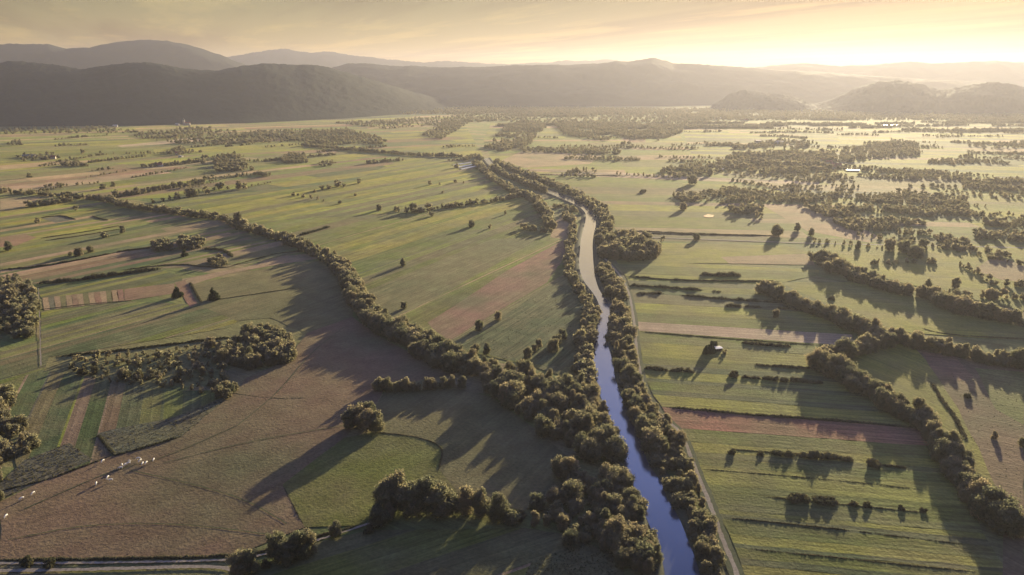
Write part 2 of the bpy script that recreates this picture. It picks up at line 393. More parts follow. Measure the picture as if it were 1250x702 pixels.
for (a, b), (c_, d_), cc in zip(rows, rows[1:], rc):
    field([a, b, d_, c_], cc, 99, 0.55, 'ploughed_field' if cc == 'red' else 'meadow', z)
    # the half of each strip that was cut later
    if cc in ('g1', 'lime'):
        h = lambda p, q, u: (p[0]+(q[0]-p[0])*u, p[1]+(q[1]-p[1])*u)
        u = rng.uniform(0.45, 0.7); field([h(a, c_, u), h(b, d_, u), d_, c_], rng.choice(['g1', 'g3', 'g4', 'g2']), 99, 0.5, 'meadow', z+0.005)
nextz(); nextz()
field([(765, 296), (960, 300), (995, 310), (990, 322), (760, 322), (780, 318), (804, 310)], 'g2', 96, 0.3)
field([(880, 314), (990, 310), (995, 324), (890, 322)], 'tan', 96, 0.3, 'hay_field')
field([(950, 345), (1060, 345), (1150, 372), (1250, 400), (1250, 415), (1180, 412), (1095, 405), (1040, 385)], 'g2', 100, 0.3)
field([(1000, 296), (1250, 300), (1250, 380), (1140, 355), (1060, 335), (1010, 312)], 'g2', 98, 0.35)
field([(1085, 415), (1100, 420), (1130, 430), (1170, 500), (1215, 580), (1225, 640), (1190, 590), (1145, 520), (1060, 470), (1030, 440)], 'g2', 155, 0.3)
field([(1110, 420), (1160, 432), (1250, 440), (1250, 640), (1225, 620), (1200, 560), (1170, 500), (1130, 440)], 'brown', 120, 0.4, 'pasture')
field([(1125, 430), (1165, 436), (1190, 462), (1150, 470)], 'plough', 100, 0.5, 'ploughed_field')
field([(1190, 450), (1250, 455), (1250, 520), (1215, 500)], 'g4', 120, 0.4, 'pasture')
field([(1225, 640), (1250, 640), (1250, 740), (1225, 740)], 'brown', 150, 0.4, 'pasture')
field([(1190, 330), (1215, 312), (1250, 325), (1250, 345), (1222, 342)], 'tan', 110, 0.3, 'hay_field')

# ------------------------------------------------------------------ river, track, road
LB = [(591, 194), (600, 206), (613, 213), (642, 225), (661, 232.5), (686, 243), (702, 250), (714, 258), (716, 266), (709, 290), (708, 306), (706, 326), (712, 344), (724, 358), (731, 370), (733, 384), (725, 408), (721, 424), (721, 450), (728, 466), (732, 482), (738, 498), (748, 525), (757, 550), (764, 572), (775, 598), (784, 622), (796, 650), (807, 678), (812, 704), (815, 740)]
RBK = [(596, 193), (606, 205), (618, 212), (646, 223), (668, 231), (692, 240), (712, 248), (723, 256), (729, 270), (723, 292), (724, 320), (727, 344), (735, 362), (749, 371), (745, 390), (740, 415), (748, 442), (752, 469), (766, 503), (781, 534), (789, 562), (796, 575), (809, 590), (812, 608), (828, 630), (838, 656), (848, 680), (855, 704), (862, 740)]
lb = [G(*q) for q in LB]; rb = [G(*q) for q in RBK]
riv_poly = lb+rb[::-1]
def resample(pl, n):
    d = [0]
    for a, b in zip(pl, pl[1:]): d.append(d[-1]+math.hypot(b[0]-a[0], b[1]-a[1]))
    xs = np.interp(np.linspace(0, d[-1], n), d, [q[0] for q in pl]); ys = np.interp(np.linspace(0, d[-1], n), d, [q[1] for q in pl])
    return list(zip(xs, ys))
def smooth(pl, it=2):
    for _ in range(it):
        o_ = [pl[0]]
        for a, b in zip(pl, pl[1:]): o_ += [(a[0]*.75+b[0]*.25, a[1]*.75+b[1]*.25), (a[0]*.25+b[0]*.75, a[1]*.25+b[1]*.75)]
        pl = o_+[pl[-1]]
    return pl
ls = resample(smooth(lb), 240); rs = resample(smooth(rb), 240)
def band(name, a, b, z, m, za=None, zb=None, kind='structure', mid=None):
    v = []; f = []
    for (p, q) in zip(a, b): v += [(p[0], p[1], z), (q[0], q[1], z)]
    for i in range(len(a)-1): f.append([2*i, 2*i+1, 2*i+3, 2*i+2])
    me = mesh_from(name, v, f, [m])
    if me.polygons[0].normal.z < 0: me.flip_normals()
    return tag(link(name, me), kind=kind)
ZW = ZL[0]+0.04
band('river', ls, rs, ZW, MWAT)
far_water = [G(628, 167), G(632, 167), G(634, 176.5), G(629, 176.5)]
sheet('river_reach', far_water, ZW, MWAT, rough_edge=0)
def offs(pl, d):
    out = []
    for i, q in enumerate(pl):
        a = pl[max(0, i-1)]; b = pl[min(len(pl)-1, i+1)]; dx, dy = b[0]-a[0], b[1]-a[1]; L = math.hypot(dx, dy) or 1
        out.append((q[0]-dy/L*d, q[1]+dx/L*d))
    return out
def bank(pl, sgn):
    prof = [(-0.4, ZW-0.3), (0.8, ZW+0.5), (2.2, ZW+1.0), (4.0, ZW+0.7), (7.0, 0.0)]
    cols = [offs(pl, sgn*d) for d, _ in prof]; v = []; f = []; k = len(prof)
    for i in range(len(pl)):
        for j in range(k):
            zz_ = prof[j][1]+(mnoise.noise((pl[i][0]*.15, pl[i][1]*.15, j))*0.25 if 0 < j < k-1 else 0)
            v.append((cols[j][i][0], cols[j][i][1], zz_))
    for i in range(len(pl)-1):
        for j in range(k-1):
            q = [i*k+j, i*k+j+1, (i+1)*k+j+1, (i+1)*k+j]; f.append(q if sgn < 0 else q[::-1])
    tag(link('riverbank', mesh_from('riverbank', v, f, [MMUD], smooth=True)), kind='structure')
bank(ls, -1); bank(rs, 1)

def ribbon(name, px, w, m, z, jit=0.25):
    pl = resample(smooth([G(*q) for q in px]), max(20, len(px)*14))
    a = [(q[0]+rng.uniform(-jit, jit), q[1]+rng.uniform(-jit, jit)) for q in offs(pl, w/2)]
    b = [(q[0]+rng.uniform(-jit, jit), q[1]+rng.uniform(-jit, jit)) for q in offs(pl, -w/2)]
    return band(name, a, b, z, m)
ROAD = [(738, 316), (748, 326), (758, 338), (768, 358), (772, 380), (775, 400), (777, 432), (782, 458), (788, 482), (799, 499), (815, 515), (833, 530), (850, 578), (864, 609), (881, 657), (900, 702), (912, 740)]
ribbon('track_verge', ROAD, 6.5, MVERGE, ZW+0.01)
ribbon('gravel_road', ROAD, 2.1, MDIRT, ZW+0.03)
T1 = [(-20, 689), (120, 688), (240, 686), (285, 684), (312, 680), (336, 675), (382, 662), (418, 651), (450, 640), (480, 630)]
T2 = [(-20, 698), (120, 696), (240, 692), (280, 694), (290, 702), (292, 720)]
ribbon('dirt_track', T1, 1.3, MDIRT, ZW); ribbon('dirt_track', T2, 2.0, MDIRT, ZW)
ribbon('field_path', [(47, 352), (49, 400), (50, 448)], 0.7, MDIRT, ZW)
ribbon('field_road', [(785, 290), (900, 294), (1000, 298), (1140, 300), (1250, 303)], 4, MDIRT, ZW)
ribbon('field_road', [(640, 207), (760, 214), (950, 221)], 5, MDIRT, ZW)
sheet('pond', [G(858, 264), G(864, 261.8), G(872, 263), G(870, 265.5), G(862, 265.6)], ZW, MWAT)

for q in ([(30, 622), (80, 600), (140, 574), (200, 560), (290, 520)], [(160, 575), (230, 590), (300, 610), (350, 640)], [(290, 520), (340, 480), (380, 430), (420, 400)], [(200, 566), (300, 540), (420, 520)], [(10, 660), (110, 640), (230, 640), (340, 655)]):
    ribbon('cattle_path', q, 0.55, MVERGE, ZW, 0.2)

# ------------------------------------------------------------------ foliage templates
ICO = None
def ico(sub):
    import bmesh
    bm = bmesh.new(); bmesh.ops.create_icosphere(bm, subdivisions=sub, radius=1)
    bm.verts.ensure_lookup_table()
    v = np.array([q.co[:] for q in bm.verts]); f = np.array([[q.index for q in fc.verts] for fc in bm.faces]); bm.free(); return v, f
ICOS = {1: ico(1), 2: ico(2)}

def crown(seed, h, w, z0, nl, nleaf, ls_, shape='round', core=1, spread=1.0):
    """lobes of foliage, each a dark-cored clump covered with leaf sprays; returns verts, tris, tint"""
    g = np.random.default_rng(seed)
    V = []; T = []; TI = []; base = 0
    cz = z0+(h-z0)*0.5; rz_ = (h-z0)*0.5; rx = w/2
    L = []
    for i in range(nl):
        d = g.normal(size=3); d /= np.linalg.norm(d)
        r = 0.35+0.42*g.random()**0.6
        if shape == 'tall':
            u = (i+0.5)/nl; zc_ = z0+(h-z0)*(0.10+0.82*u); rr = rx*(0.25+0.55*math.sin(math.pi*min(1, 0.22+0.73*u)))
            a = g.random()*6.283; c = np.array([math.cos(a)*rr*0.5, math.sin(a)*rr*0.5, zc_]); lr = rr*(0.75+0.35*g.random())
        elif shape == 'cone':
            u = (i+0.5)/nl; zc_ = z0+(h-z0)*(0.06+0.90*u); rr = rx*(1.02-0.85*u)
            a = g.random()*6.283; c = np.array([math.cos(a)*rr*0.5, math.sin(a)*rr*0.5, zc_]); lr = max(0.25, rr*0.62)
        else:
            c = np.array([d[0]*r*rx, d[1]*r*rx, cz+d[2]*r*rz_])
            if i < nl//4: a = i*6.283/(nl//4)+g.random(); c = np.array([math.cos(a)*rx*.55, math.sin(a)*rx*.55, h*(0.16+0.08*g.random())])
            lr = rx*(0.20+0.22*g.random())*spread
            if c[2]-lr < 0: c[2] = lr*0.9
        L.append((c, lr))
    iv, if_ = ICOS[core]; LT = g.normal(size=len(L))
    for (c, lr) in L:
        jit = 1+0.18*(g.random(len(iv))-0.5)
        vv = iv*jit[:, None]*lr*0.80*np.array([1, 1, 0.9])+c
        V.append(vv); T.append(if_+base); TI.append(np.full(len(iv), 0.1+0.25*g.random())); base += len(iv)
    tot = sum(l[1]**2 for l in L)
    cs = np.array([l[0] for l in L]); rs_ = np.array([l[1] for l in L])
    for k, (c, lr) in enumerate(L):
        m = max(4, int(nleaf*lr*lr/tot))
        d = g.normal(size=(m, 3)); d /= np.linalg.norm(d, axis=1)[:, None]
        p_ = c+d*(lr*(0.80+0.62*g.random((m, 1))**1.7))*np.array([1, 1, 0.95])
        dd = np.linalg.norm(p_[:, None, :]-cs[None], axis=2)-rs_[None]*0.8
        dd[:, k] = 1
        keep = (dd.min(axis=1) > 0) & (p_[:, 2] > 0.1)
        p_ = p_[keep]; d = d[keep]; m = len(p_)
        if not m: continue
        nn = d+g.normal(size=(m, 3))*0.55; nn /= np.linalg.norm(nn, axis=1)[:, None]
        a = np.cross(nn, g.normal(size=(m, 3))); a /= np.linalg.norm(a, axis=1)[:, None]; b = np.cross(nn, a)
        s1 = ls_*(0.55+0.8*g.random((m, 1))); s2 = s1*(0.5+0.5*g.random((m, 1)))
        q = np.stack([p_-a*s1, p_-b*s2+nn*s1*0.15, p_+a*s1, p_+b*s2-nn*s1*0.15], axis=1).reshape(-1, 3)
        idx = base+np.arange(m)[:, None]*4
        T.append(np.concatenate([idx+np.array([[0, 1, 2]]), idx+np.array([[0, 2, 3]])]))
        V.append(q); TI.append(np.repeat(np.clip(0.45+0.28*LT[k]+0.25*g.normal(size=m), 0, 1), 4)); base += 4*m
    return np.concatenate(V), np.concatenate(T), np.concatenate(TI)

def trunk_mesh(seed, h, r):
    g = random.Random(seed); V = []; Fc = []
    def tube(pts, rad, k=7):
        b = len(V)
        for (p, rr) in zip(pts, rad):
            for j in range(k): V.append((p[0]+rr*math.cos(6.283*j/k), p[1]+rr*math.sin(6.283*j/k), p[2]))
        for i in range(len(pts)-1):
            for j in range(k): Fc.append([b+i*k+j, b+i*k+(j+1) % k, b+(i+1)*k+(j+1) % k, b+(i+1)*k+j])
        Fc.append([b+(len(pts)-1)*k+j for j in range(k)])
    lean = (g.uniform(-.04, .04), g.uniform(-.04, .04))
    pts = [(lean[0]*z_, lean[1]*z_, z_) for z_ in (-0.3, 0.4, h*.25, h*.5, h*.75)]
    tube(pts, [r*1.5, r, r*.8, r*.55, r*.2])
    for q in range(4):
        a = g.uniform(0, 6.28); z_ = h*g.uniform(.25, .5); L = h*g.uniform(.2, .3)
        tube([(lean[0]*z_, lean[1]*z_, z_), (lean[0]*z_+math.cos(a)*L*.5, lean[1]*z_+math.sin(a)*L*.5, z_+L*.5), (math.cos(a)*L, math.sin(a)*L, z_+L*1.1)], [r*.45, r*.3, r*.1], 5)
    return mesh_from('trunk', V, Fc, [MB], smooth=True)

# kind: (height, width, z0 fraction, lobes, shape, material)
KIND = {'round': (10, 9.6, 0.0, 30, 'round', ML), 'tall': (14, 6.6, 0.0, 11, 'tall', ML), 'spread': (8.5, 11, 0.02, 30, 'round', ML),
        'egg': (12, 8.6, 0.0, 30, 'round', ML), 'cone': (10, 7.5, 0.04, 15, 'cone', MLD), 'bush': (4, 5.0, 0.0, 12, 'round', MH)}
LODS = {'hi': (6000, 0.28, 1), 'mid': (1800, 0.50, 1), 'low': (200, 1.05, 1)}
TPL = {}
def template(kind, lod, var):
    key = (kind, lod, var)
    if key not in TPL:
        h, w, z0, nl, shp, m = KIND[kind]; nleaf, ls_, core = LODS[lod]
        if lod == 'low': nl = max(5, nl//3)
        TPL[key] = crown(hash((kind, var)) % 1000 if False else (sum(map(ord, kind))*7+var*131), h, w, z0*h, nl, int(nleaf*(0.5 if kind == 'bush' else 1)), ls_*(0.8 if kind == 'bush' else 1), shp, core, 1.25 if lod == 'low' else 1.0)
    return TPL[key]
CM = {}
def crown_mesh(kind, lod, var):
    key = (kind, lod, var)
    if key not in CM:
        v, f, ti = template(*key); CM[key] = mesh_from('crown', v, f, [KIND[kind][5]], tint=ti)
    return CM[key]
TM = {}
def trunk_for(kind, var):
    key = (kind, var % 2)
    if key not in TM: TM[key] = trunk_mesh(var+11, KIND[kind][0], 0.30)
    return TM[key]

# ------------------------------------------------------------------ planting list
PL = []
def inside(p, poly):
    c = False; x, y = p; j = len(poly)-1
    for i in range(len(poly)):
        xi, yi = poly[i]; xj, yj = poly[j]
        if (yi > y) != (yj > y) and x < (xj-xi)*(y-yi)/(yj-yi)+xi: c = not c
        j = i
    return c
rivc = np.array(ls+rs)
road_pl = np.array(resample(smooth([G(*q) for q in ROAD]), 300))
def wet(x, y, m=1.0):
    if inside((x, y), riv_poly): return True
    return np.min((rivc[:, 0]-x)**2+(rivc[:, 1]-y)**2) < m*m
def onroad(x, y, m): return np.min((road_pl[:, 0]-x)**2+(road_pl[:, 1]-y)**2) < m*m

def plant(x, y, h, kind, label, group, cat='tree', bonus=1.0, wscale=1.0):
    if group and cat == 'tree' and bonus <= 1.5: h *= rng.choice([0.68, 0.82, 0.95, 1.0, 1.08, 1.22])
    PL.append(dict(x=x, y=y, h=h, kind=kind, label=label, group=group, cat=cat, bonus=bonus, ws=wscale))

def one(px, py, hpx, kind, label, cat='tree', ws=1.0, group=None, bonus=2.0):
    """a plant seen alone: foot at px,py and hpx photo pixels tall"""
    x, y = G(px, py); h = hpx*dist(x, y)/F/ (0.97)
    plant(x, y, h, kind, label, group, cat, bonus, ws)

def scatter(poly, spacing, hr, kinds, label, group, cat='tree', bonus=1.0, roadgap=0, ws=(0.85, 1.15), wetm=1.0, dens=1.0, clump=0.0):
    P = [G(*q) for q in poly]; xs = [q[0] for q in P]; ys = [q[1] for q in P]
    area = abs(sum(P[i][0]*P[(i+1) % len(P)][1]-P[(i+1) % len(P)][0]*P[i][1] for i in range(len(P))))/2
    n_ = int(area/(spacing*spacing*0.55)*dens)+1; got = []
    for _ in range(n_*3):
        x = rng.uniform(min(xs), max(xs)); y = rng.uniform(min(ys), max(ys))
        if not inside((x, y), P) or wet(x, y, wetm): continue
        if clump and mnoise.fractal((x*0.007, y*0.021, 2.2), 1.0, 2.0, 3)+0.35*mnoise.noise((x*.004, y*.004, 7)) < clump-0.5: continue
        if roadgap and onroad(x, y, roadgap): continue
        if any((x-a)**2+(y-b)**2 < (spacing*0.72)**2 for a, b in got): continue
        got.append((x, y)); plant(x, y, rng.uniform(*hr), rng.choice(kinds), label, group, cat, bonus, rng.uniform(*ws))
        if len(got) >= n_: break

def belt(px, width, spacing, hr, kinds, label, group, cat='tree', bonus=1.0, roadgap=0, ws=(0.85, 1.15), gap=0.0, ground=False):
    pl = px if ground else smooth([G(*q) for q in px], 1)
    d = [0]
    for a, b in zip(pl, pl[1:]): d.append(d[-1]+math.hypot(b[0]-a[0], b[1]-a[1]))
    rows_ = max(1, round(width/spacing)); s_ = 0
    while s_ < d[-1]:
        x = np.interp(s_, d, [q[0] for q in pl]); y = np.interp(s_, d, [q[1] for q in pl])
        x2 = np.interp(min(d[-1], s_+1), d, [q[0] for q in pl]); y2 = np.interp(min(d[-1], s_+1), d, [q[1] for q in pl])
        if s_+1 > d[-1]: break
        tx, ty = x2-x, y2-y
        for r_ in range(rows_):
            if rng.random() < gap: continue
            o_ = ((r_+0.5)/rows_-0.5)*width+rng.uniform(-.3, .3)*spacing
            j_ = rng.uniform(-.3, .3)*spacing
            a, b = x-ty*o_+tx*j_, y+tx*o_+ty*j_
            if wet(a, b): continue
            if roadgap and onroad(a, b, roadgap): continue
            plant(a, b, rng.uniform(*hr), rng.choice(kinds), label, group, cat, bonus, rng.uniform(*ws))
        s_ += spacing

RT = ['round', 'round', 'egg', 'spread', 'egg', 'tall', 'round']
# --- the old meander: belt curving from the far left down to the wood by the river
belt([(110, 243), (128, 245), (160, 254), (195, 259), (250, 266)], 12, 6.5, (7, 11), RT, 'dark tree in the far left arm of the curving belt', 'trees of the far left arm of the curving belt')
belt([(250, 266), (276, 269), (290, 278), (312, 284), (338, 291), (356, 298), (380, 308), (404, 321)], 14, 6.5, (8, 12), RT, 'rounded tree in the upper bend of the curving belt', 'trees of the upper bend of the curving belt')
belt([(404, 321), (418, 332), (428, 350), (438, 370), (452, 390), (472, 406)], 16, 6.0, (10, 13.5), RT, 'rounded tree in the curving belt above the brown pasture', 'trees of the curving belt above the brown pasture')
belt([(466, 404), (500, 414), (530, 436), (562, 452)], 22, 6.2, (10, 14), RT, 'leafy tree where the curving belt thickens beside the brown pasture', 'trees of the thickening curving belt')
# --- the wood on the left bank
scatter([(548, 436), (590, 450), (640, 456), (662, 470), (700, 476), (722, 478), (733, 494), (744, 522), (752, 548), (750, 566), (728, 570), (700, 552), (664, 534), (628, 508), (602, 488), (575, 472)], 7.0, (9, 14), RT, 'leafy tree crowded in the wood where belt meets river', 'trees of the wood where belt meets river')
belt([(463, 476), (490, 478), (520, 476), (545, 474), (565, 474)], 5, 5.5, (8, 10), ['round', 'egg'], 'round tree in the straight row above the dark pasture', 'trees of the straight row above the dark pasture')
scatter([(742, 580), (762, 580), (772, 606), (784, 628), (792, 652), (802, 680), (806, 708), (766, 708), (752, 676), (736, 668), (722, 640), (730, 612)], 5.6, (7, 12), RT, 'leafy tree on the near left bank below the pasture', 'trees of the near left bank')
scatter([(690, 586), (735, 585), (738, 660), (712, 668), (665, 645), (680, 615)], 6, (4, 8.0), ['round', 'egg', 'spread'], 'small tree scattered between the row end and the river wood', 'small trees between row end and river wood', dens=0.75)
# --- left bank upstream
belt([(690, 262), (700, 276), (697, 292), (694, 310), (695, 330), (703, 352), (715, 366), (723, 384)], 9, 5.5, (4.5, 8), RT, 'tree on the upper left bank beside the bright river', 'trees of the upper left bank')
belt([(723, 384), (717, 405), (713, 425), (712, 445), (716, 466), (724, 480)], 10, 5.0, (6, 9.5), RT+['bush'], 'tree on the left bank beside the dark green meadow', 'trees of the left bank beside the green meadow')
# --- right bank
scatter([(728, 288), (745, 292), (770, 292), (800, 303), (803, 314), (780, 319), (755, 319), (733, 316)], 7.5, (10, 15), RT, 'tall tree in the grove on the right bank at the bend', 'trees of the right bank grove')
scatter([(730, 324), (744, 326), (754, 345), (763, 368), (750, 370), (738, 360)], 5.8, (7, 11), RT, 'tree packed between the bright river and the gravel road', 'trees between bright river and gravel road', roadgap=3.5)
scatter([(751, 376), (768, 380), (774, 410), (777, 440), (782, 465), (770, 470), (756, 462), (752, 440), (745, 415)], 5.8, (7, 11), RT, 'tree between river and gravel road beside the light strips', 'trees between river and road beside the light strips', roadgap=3.6)
scatter([(758, 466), (784, 470), (792, 490), (812, 518), (832, 548), (800, 570), (786, 540), (770, 506)], 6.2, (8, 12), RT, 'broad tree on the right bank across from the wood', 'trees of the right bank across from the wood', roadgap=3.6)
scatter([(800, 566), (834, 550), (848, 580), (860, 612), (876, 655), (895, 704), (862, 706), (852, 676), (842, 650), (834, 626), (816, 600)], 5.2, (5, 8.5), RT, 'tree crowded beside the gravel road on the near right bank', 'trees of the near right bank', roadgap=3.4)
# --- river upstream
belt([(603, 199), (640, 214), (668, 224), (700, 238), (728, 254), (742, 272), (738, 284)], 20, 8, (9, 13), RT, 'tree in the belt along the far right bank', 'trees of the far right bank')
hid = [q for q in offs(ls, -3.4) if G(672, 236)[1] < q[1] < G(601, 206.5)[1]]
belt(hid, 5, 5, (11, 14), ['round', 'egg', 'round'], 'tree on the near edge of the hidden upper river', 'trees hiding the upper river', ground=True)
belt([(580, 200), (600, 218), (622, 233), (642, 240)], 18, 8, (8, 12), RT, 'tree in the belt along the far left bank', 'trees of the far left bank')
belt([(642, 240), (656, 247), (666, 262), (671, 280)], 15, 7, (9, 13), RT, 'tree in the belt bending round the hay field', 'trees bending round the hay field')
belt([(671, 285), (650, 282), (632, 278)], 10, 7, (7, 10), RT, 'tree in the short spur west of the hay field', 'trees of the short spur by the hay field')
belt([(482, 259), (510, 260), (530, 256), (560, 252), (600, 247), (640, 240)], 9, 7, (6, 11), RT, 'tree in the row crossing the central meadow', 'trees of the row crossing the central meadow', gap=0.1)
belt([(676, 254), (690, 252), (702, 260)], 12, 7, (6, 9), RT, 'tree on the river point above the hay field', 'trees of the river point')
# --- bottom row
for (px, py, hp, kd, ws, lb_) in [
  (463, 640, 22, 'round', 1.0, 'low round tree at the left end of the bottom row'), (476, 634, 20, 'egg', .8, 'small pale tree in front of the bottom row clump'),
  (473, 622, 38, 'egg', 1.0, 'tall dark tree at the left of the bottom row clump'), (488, 618, 42, 'egg', .95, 'tallest crown of the bottom row clump'), (500, 626, 34, 'round', .9, 'shaded round tree in the bottom row clump'),
  (512, 622, 38, 'egg', .9, 'tree with pale top in the middle of the bottom row clump'), (524, 622, 40, 'egg', .95, 'tall pale crowned tree of the bottom row clump'), (535, 626, 32, 'round', 1.05, 'broad round tree at the right of the bottom row clump'),
  (551, 626, 22, 'round', .9, 'low tree between clump and first poplar shape'), (567, 628, 34, 'tall', 1.15, 'leftmost of three tall oval trees in the bottom row'), (588, 629, 32, 'tall', 1.2, 'middle of three tall oval trees in the bottom row'),
  (607, 634, 32, 'tall', 1.2, 'rightmost of three tall oval trees in the bottom row'), (622, 638, 14, 'spread', 1.1, 'bushy low tree right of the three oval trees'), (634, 634, 10, 'bush', 1.3, 'low shrub at the tail of the bottom row'),
  (655, 622, 18, 'round', 1.0, 'round tree left of the pair below the dark pasture'), (676, 614, 17, 'round', 1.0, 'pale round tree below the dark pasture'), (653, 642, 18, 'egg', .8, 'dark narrow tree casting shade on the bottom field'),
  (667, 642, 15, 'egg', .8, 'small tree beside the sunlit streak of the bottom field'), (684, 581, 26, 'egg', .9, 'left one of two tall pale trees by the dark pasture'), (694, 584, 28, 'egg', .95, 'right one of two tall pale trees by the dark pasture'),
  (699, 612, 24, 'round', 1.0, 'big round tree below the two tall pale trees'), (697, 664, 16, 'round', 1.1, 'lone round tree on the bottom field edge'), (717, 654, 12, 'round', 1.0, 'small round tree beside the bottom brown field'),
  (410, 655, 18, 'egg', 1.0, 'small round tree alone on the ditch right of the pair'), (367, 680, 32, 'egg', .9, 'left crown of the tall pair on the bottom ditch'), (378, 676, 30, 'egg', .75, 'right crown of the tall pair on the bottom ditch'),
  (338, 682, 34, 'egg', .7, 'tall pale tree left of the pair on the ditch'), (350, 686, 24, 'round', .9, 'lower tree beside the tall pale ditch tree'), (294, 699, 24, 'round', .95, 'left tree where the dirt track bends'), (307, 698, 27, 'egg', .9, 'right tree where the dirt track bends')]:
    one(px, py, hp*1.12, kd, lb_, ws=ws*1.05, bonus=3)
for (px, py, hp, lb_) in [(60, 692, 9, 'round shrub beside the dirt track'), (33, 690, 9, 'smaller shrub at the left end of dirt track'), (325, 692, 9, 'dark shrub between the track bend trees and tall ditch tree'), (450, 650, 10, 'pale shrub on the ditch left of bottom row')]:
    one(px, py, hp, 'bush', lb_, 'shrub', bonus=3)
# clump in the pasture
for (px, py, hp, ws, lb_) in [(426, 524, 26, .9, 'leftmost tree of the clump in the brown pasture'), (437, 520, 32, .95, 'tallest tree of the clump in the brown pasture'), (448, 527, 30, 1.0, 'front tree of the clump in the brown pasture'), (460, 526, 28, 1.0, 'rightmost tree of the clump in the brown pasture'), (452, 516, 28, .9, 'rear tree of the clump in the brown pasture')]:
    one(px, py, hp, 'egg', lb_, ws=ws, bonus=3)
# trees on the meadow next to the river
for (px, py, hp, kd, ws, lb_) in [(608, 391, 13, 'egg', 1, 'upper tree at the brown band edge in central meadow'), (585, 403, 15, 'egg', 1, 'lower tree at the brown band edge in central meadow'), (644, 438, 17, 'egg', .9, 'oval tree near the wood in the striped meadow'),
  (652, 430, 12, 'egg', .8, 'small tree behind the oval tree in the striped meadow'), (658, 425, 14, 'egg', .8, 'slim tree right of the oval tree in the striped meadow'), (675, 429, 17, 'round', 1, 'front tree of the leaning row of three in the striped meadow'),
  (680, 420, 13, 'round', 1, 'middle tree of the leaning row of three in the striped meadow'), (686, 414, 13, 'round', 1, 'rear tree of the leaning row of three in the striped meadow'), (594, 433, 16, 'egg', .9, 'tree on the meadow edge above the belt'),
  (580, 431, 12, 'round', 1, 'round tree on the meadow edge above the belt'), (492, 325, 11, 'egg', .9, 'lone tree with long shadow in the central meadow'), (493, 377, 11, 'egg', 1.0, 'small tree just above the curving belt'),
  (576, 277, 9, 'round', 1, 'lone tree below the row crossing the meadow'), (598, 279, 6, 'egg', 1, 'tiny tree right of the lone meadow tree'), (617, 262, 6, 'tall', 1, 'thin tree between row and spur'), (527, 264, 7, 'round', 1, 'small tree left below the meadow row'),
  (217, 363, 12, 'cone', 1.2, 'dark pointed tree beside the pink plot'), (261, 366, 14, 'cone', 1.1, 'dark pointed tree beside the faint field line'), (293, 277, 18, 'tall', 1.0, 'tall tree standing above the curving belt'),
  (289, 275, 15, 'tall', .9, 'slender tree beside the tall one in the belt'), (226, 313, 8, 'cone', 1.2, 'dark pointed tree below the twin dark groves'), (46, 272, 6, 'round', 1, 'dark tree between the small rough plots'),
  (93, 257, 5, 'round', 1, 'tiny tree above the small rough plots'), (129, 290, 6, 'spread', 1, 'dark spreading tree in the bright strips'), (150, 285, 9, 'egg', 1, 'grey green tree in the bright strips'), (11, 306, 11, 'egg', 1, 'tree at the left edge above the ploughed patch'),
  (86, 312, 5, 'round', 1, 'leftmost of the shrubby trees above the dark ditch'), (97, 312, 9, 'round', 1.1, 'biggest of the shrubby trees above the dark ditch'), (111, 308, 8, 'round', .9, 'rightmost of the shrubby trees above the dark ditch'),
  (850, 293, 9, 'round', 1, 'lone tree with slanting shadow beside the field road'), (809, 294, 6, 'round', 1, 'small tree between the grove and the field road'), (834, 256, 9, 'round', 1.1, 'round tree left of the pond'), (845, 225, 12, 'round', 1, 'tree on the edge of the far scrub above the pond'),
  (866, 214, 8, 'round', 1, 'far tree right of the scrub edge tree'), (948, 288, 13, 'round', 1.1, 'tree at the upper end of the field road'), (973, 282, 10, 'egg', 1, 'tree in the hay field beside the field road'), (990, 288, 10, 'egg', 1, 'narrow tree right of the hay field tree'),
  (1047, 304, 10, 'tall', 1.2, 'slim tree alone on the right field road'), (1086, 306, 15, 'egg', 1.0, 'bulky tree on the right field road'), (1103, 308, 14, 'round', 1.1, 'round tree right of the bulky field road tree'), (1126, 305, 14, 'egg', 1, 'tree below the diagonal wood on the right'),
  (1117, 314, 12, 'spread', 1.1, 'spreading tree under the diagonal wood'), (1132, 354, 13, 'egg', .8, 'lone tree above the right hand belt'), (1166, 352, 13, 'egg', .9, 'tree at the start of the right upper row'),
  (867, 431, 15, 'cone', 1.0, 'dark pointed tree beside the hut in the strips'), (862, 432, 11, 'cone', 1.0, 'lower dark tree at the left of the hut'), (872, 424, 9, 'round', 1.0, 'round tree behind the hut in the strips'), (884, 432, 7, 'round', .9, 'small tree right of the hut in the strips'),
  (947, 388, 12, 'egg', .9, 'tree casting shade left of the right belt'), (1222, 648, 30, 'round', 1.15, 'big pale tree at the near end of the right belt'), (1240, 652, 26, 'egg', 1.0, 'dark tree behind the big pale tree at right edge'), (1213, 536, 9, 'egg', 1, 'dark small tree on the brown right pasture'), (1247, 545, 10, 'egg', 1, 'small tree at the right edge of brown pasture'),
  (463, 257, 8, 'round', 1, 'small tree pair member left of the meadow row'), (484, 257, 7, 'round', 1, 'small tree at the left start of the meadow row'), (505, 258, 12, 'egg', 1.1, 'tallest tree at the left of the meadow row')]:
    one(px, py, hp, kd, lb_, ws=ws, bonus=2.5)
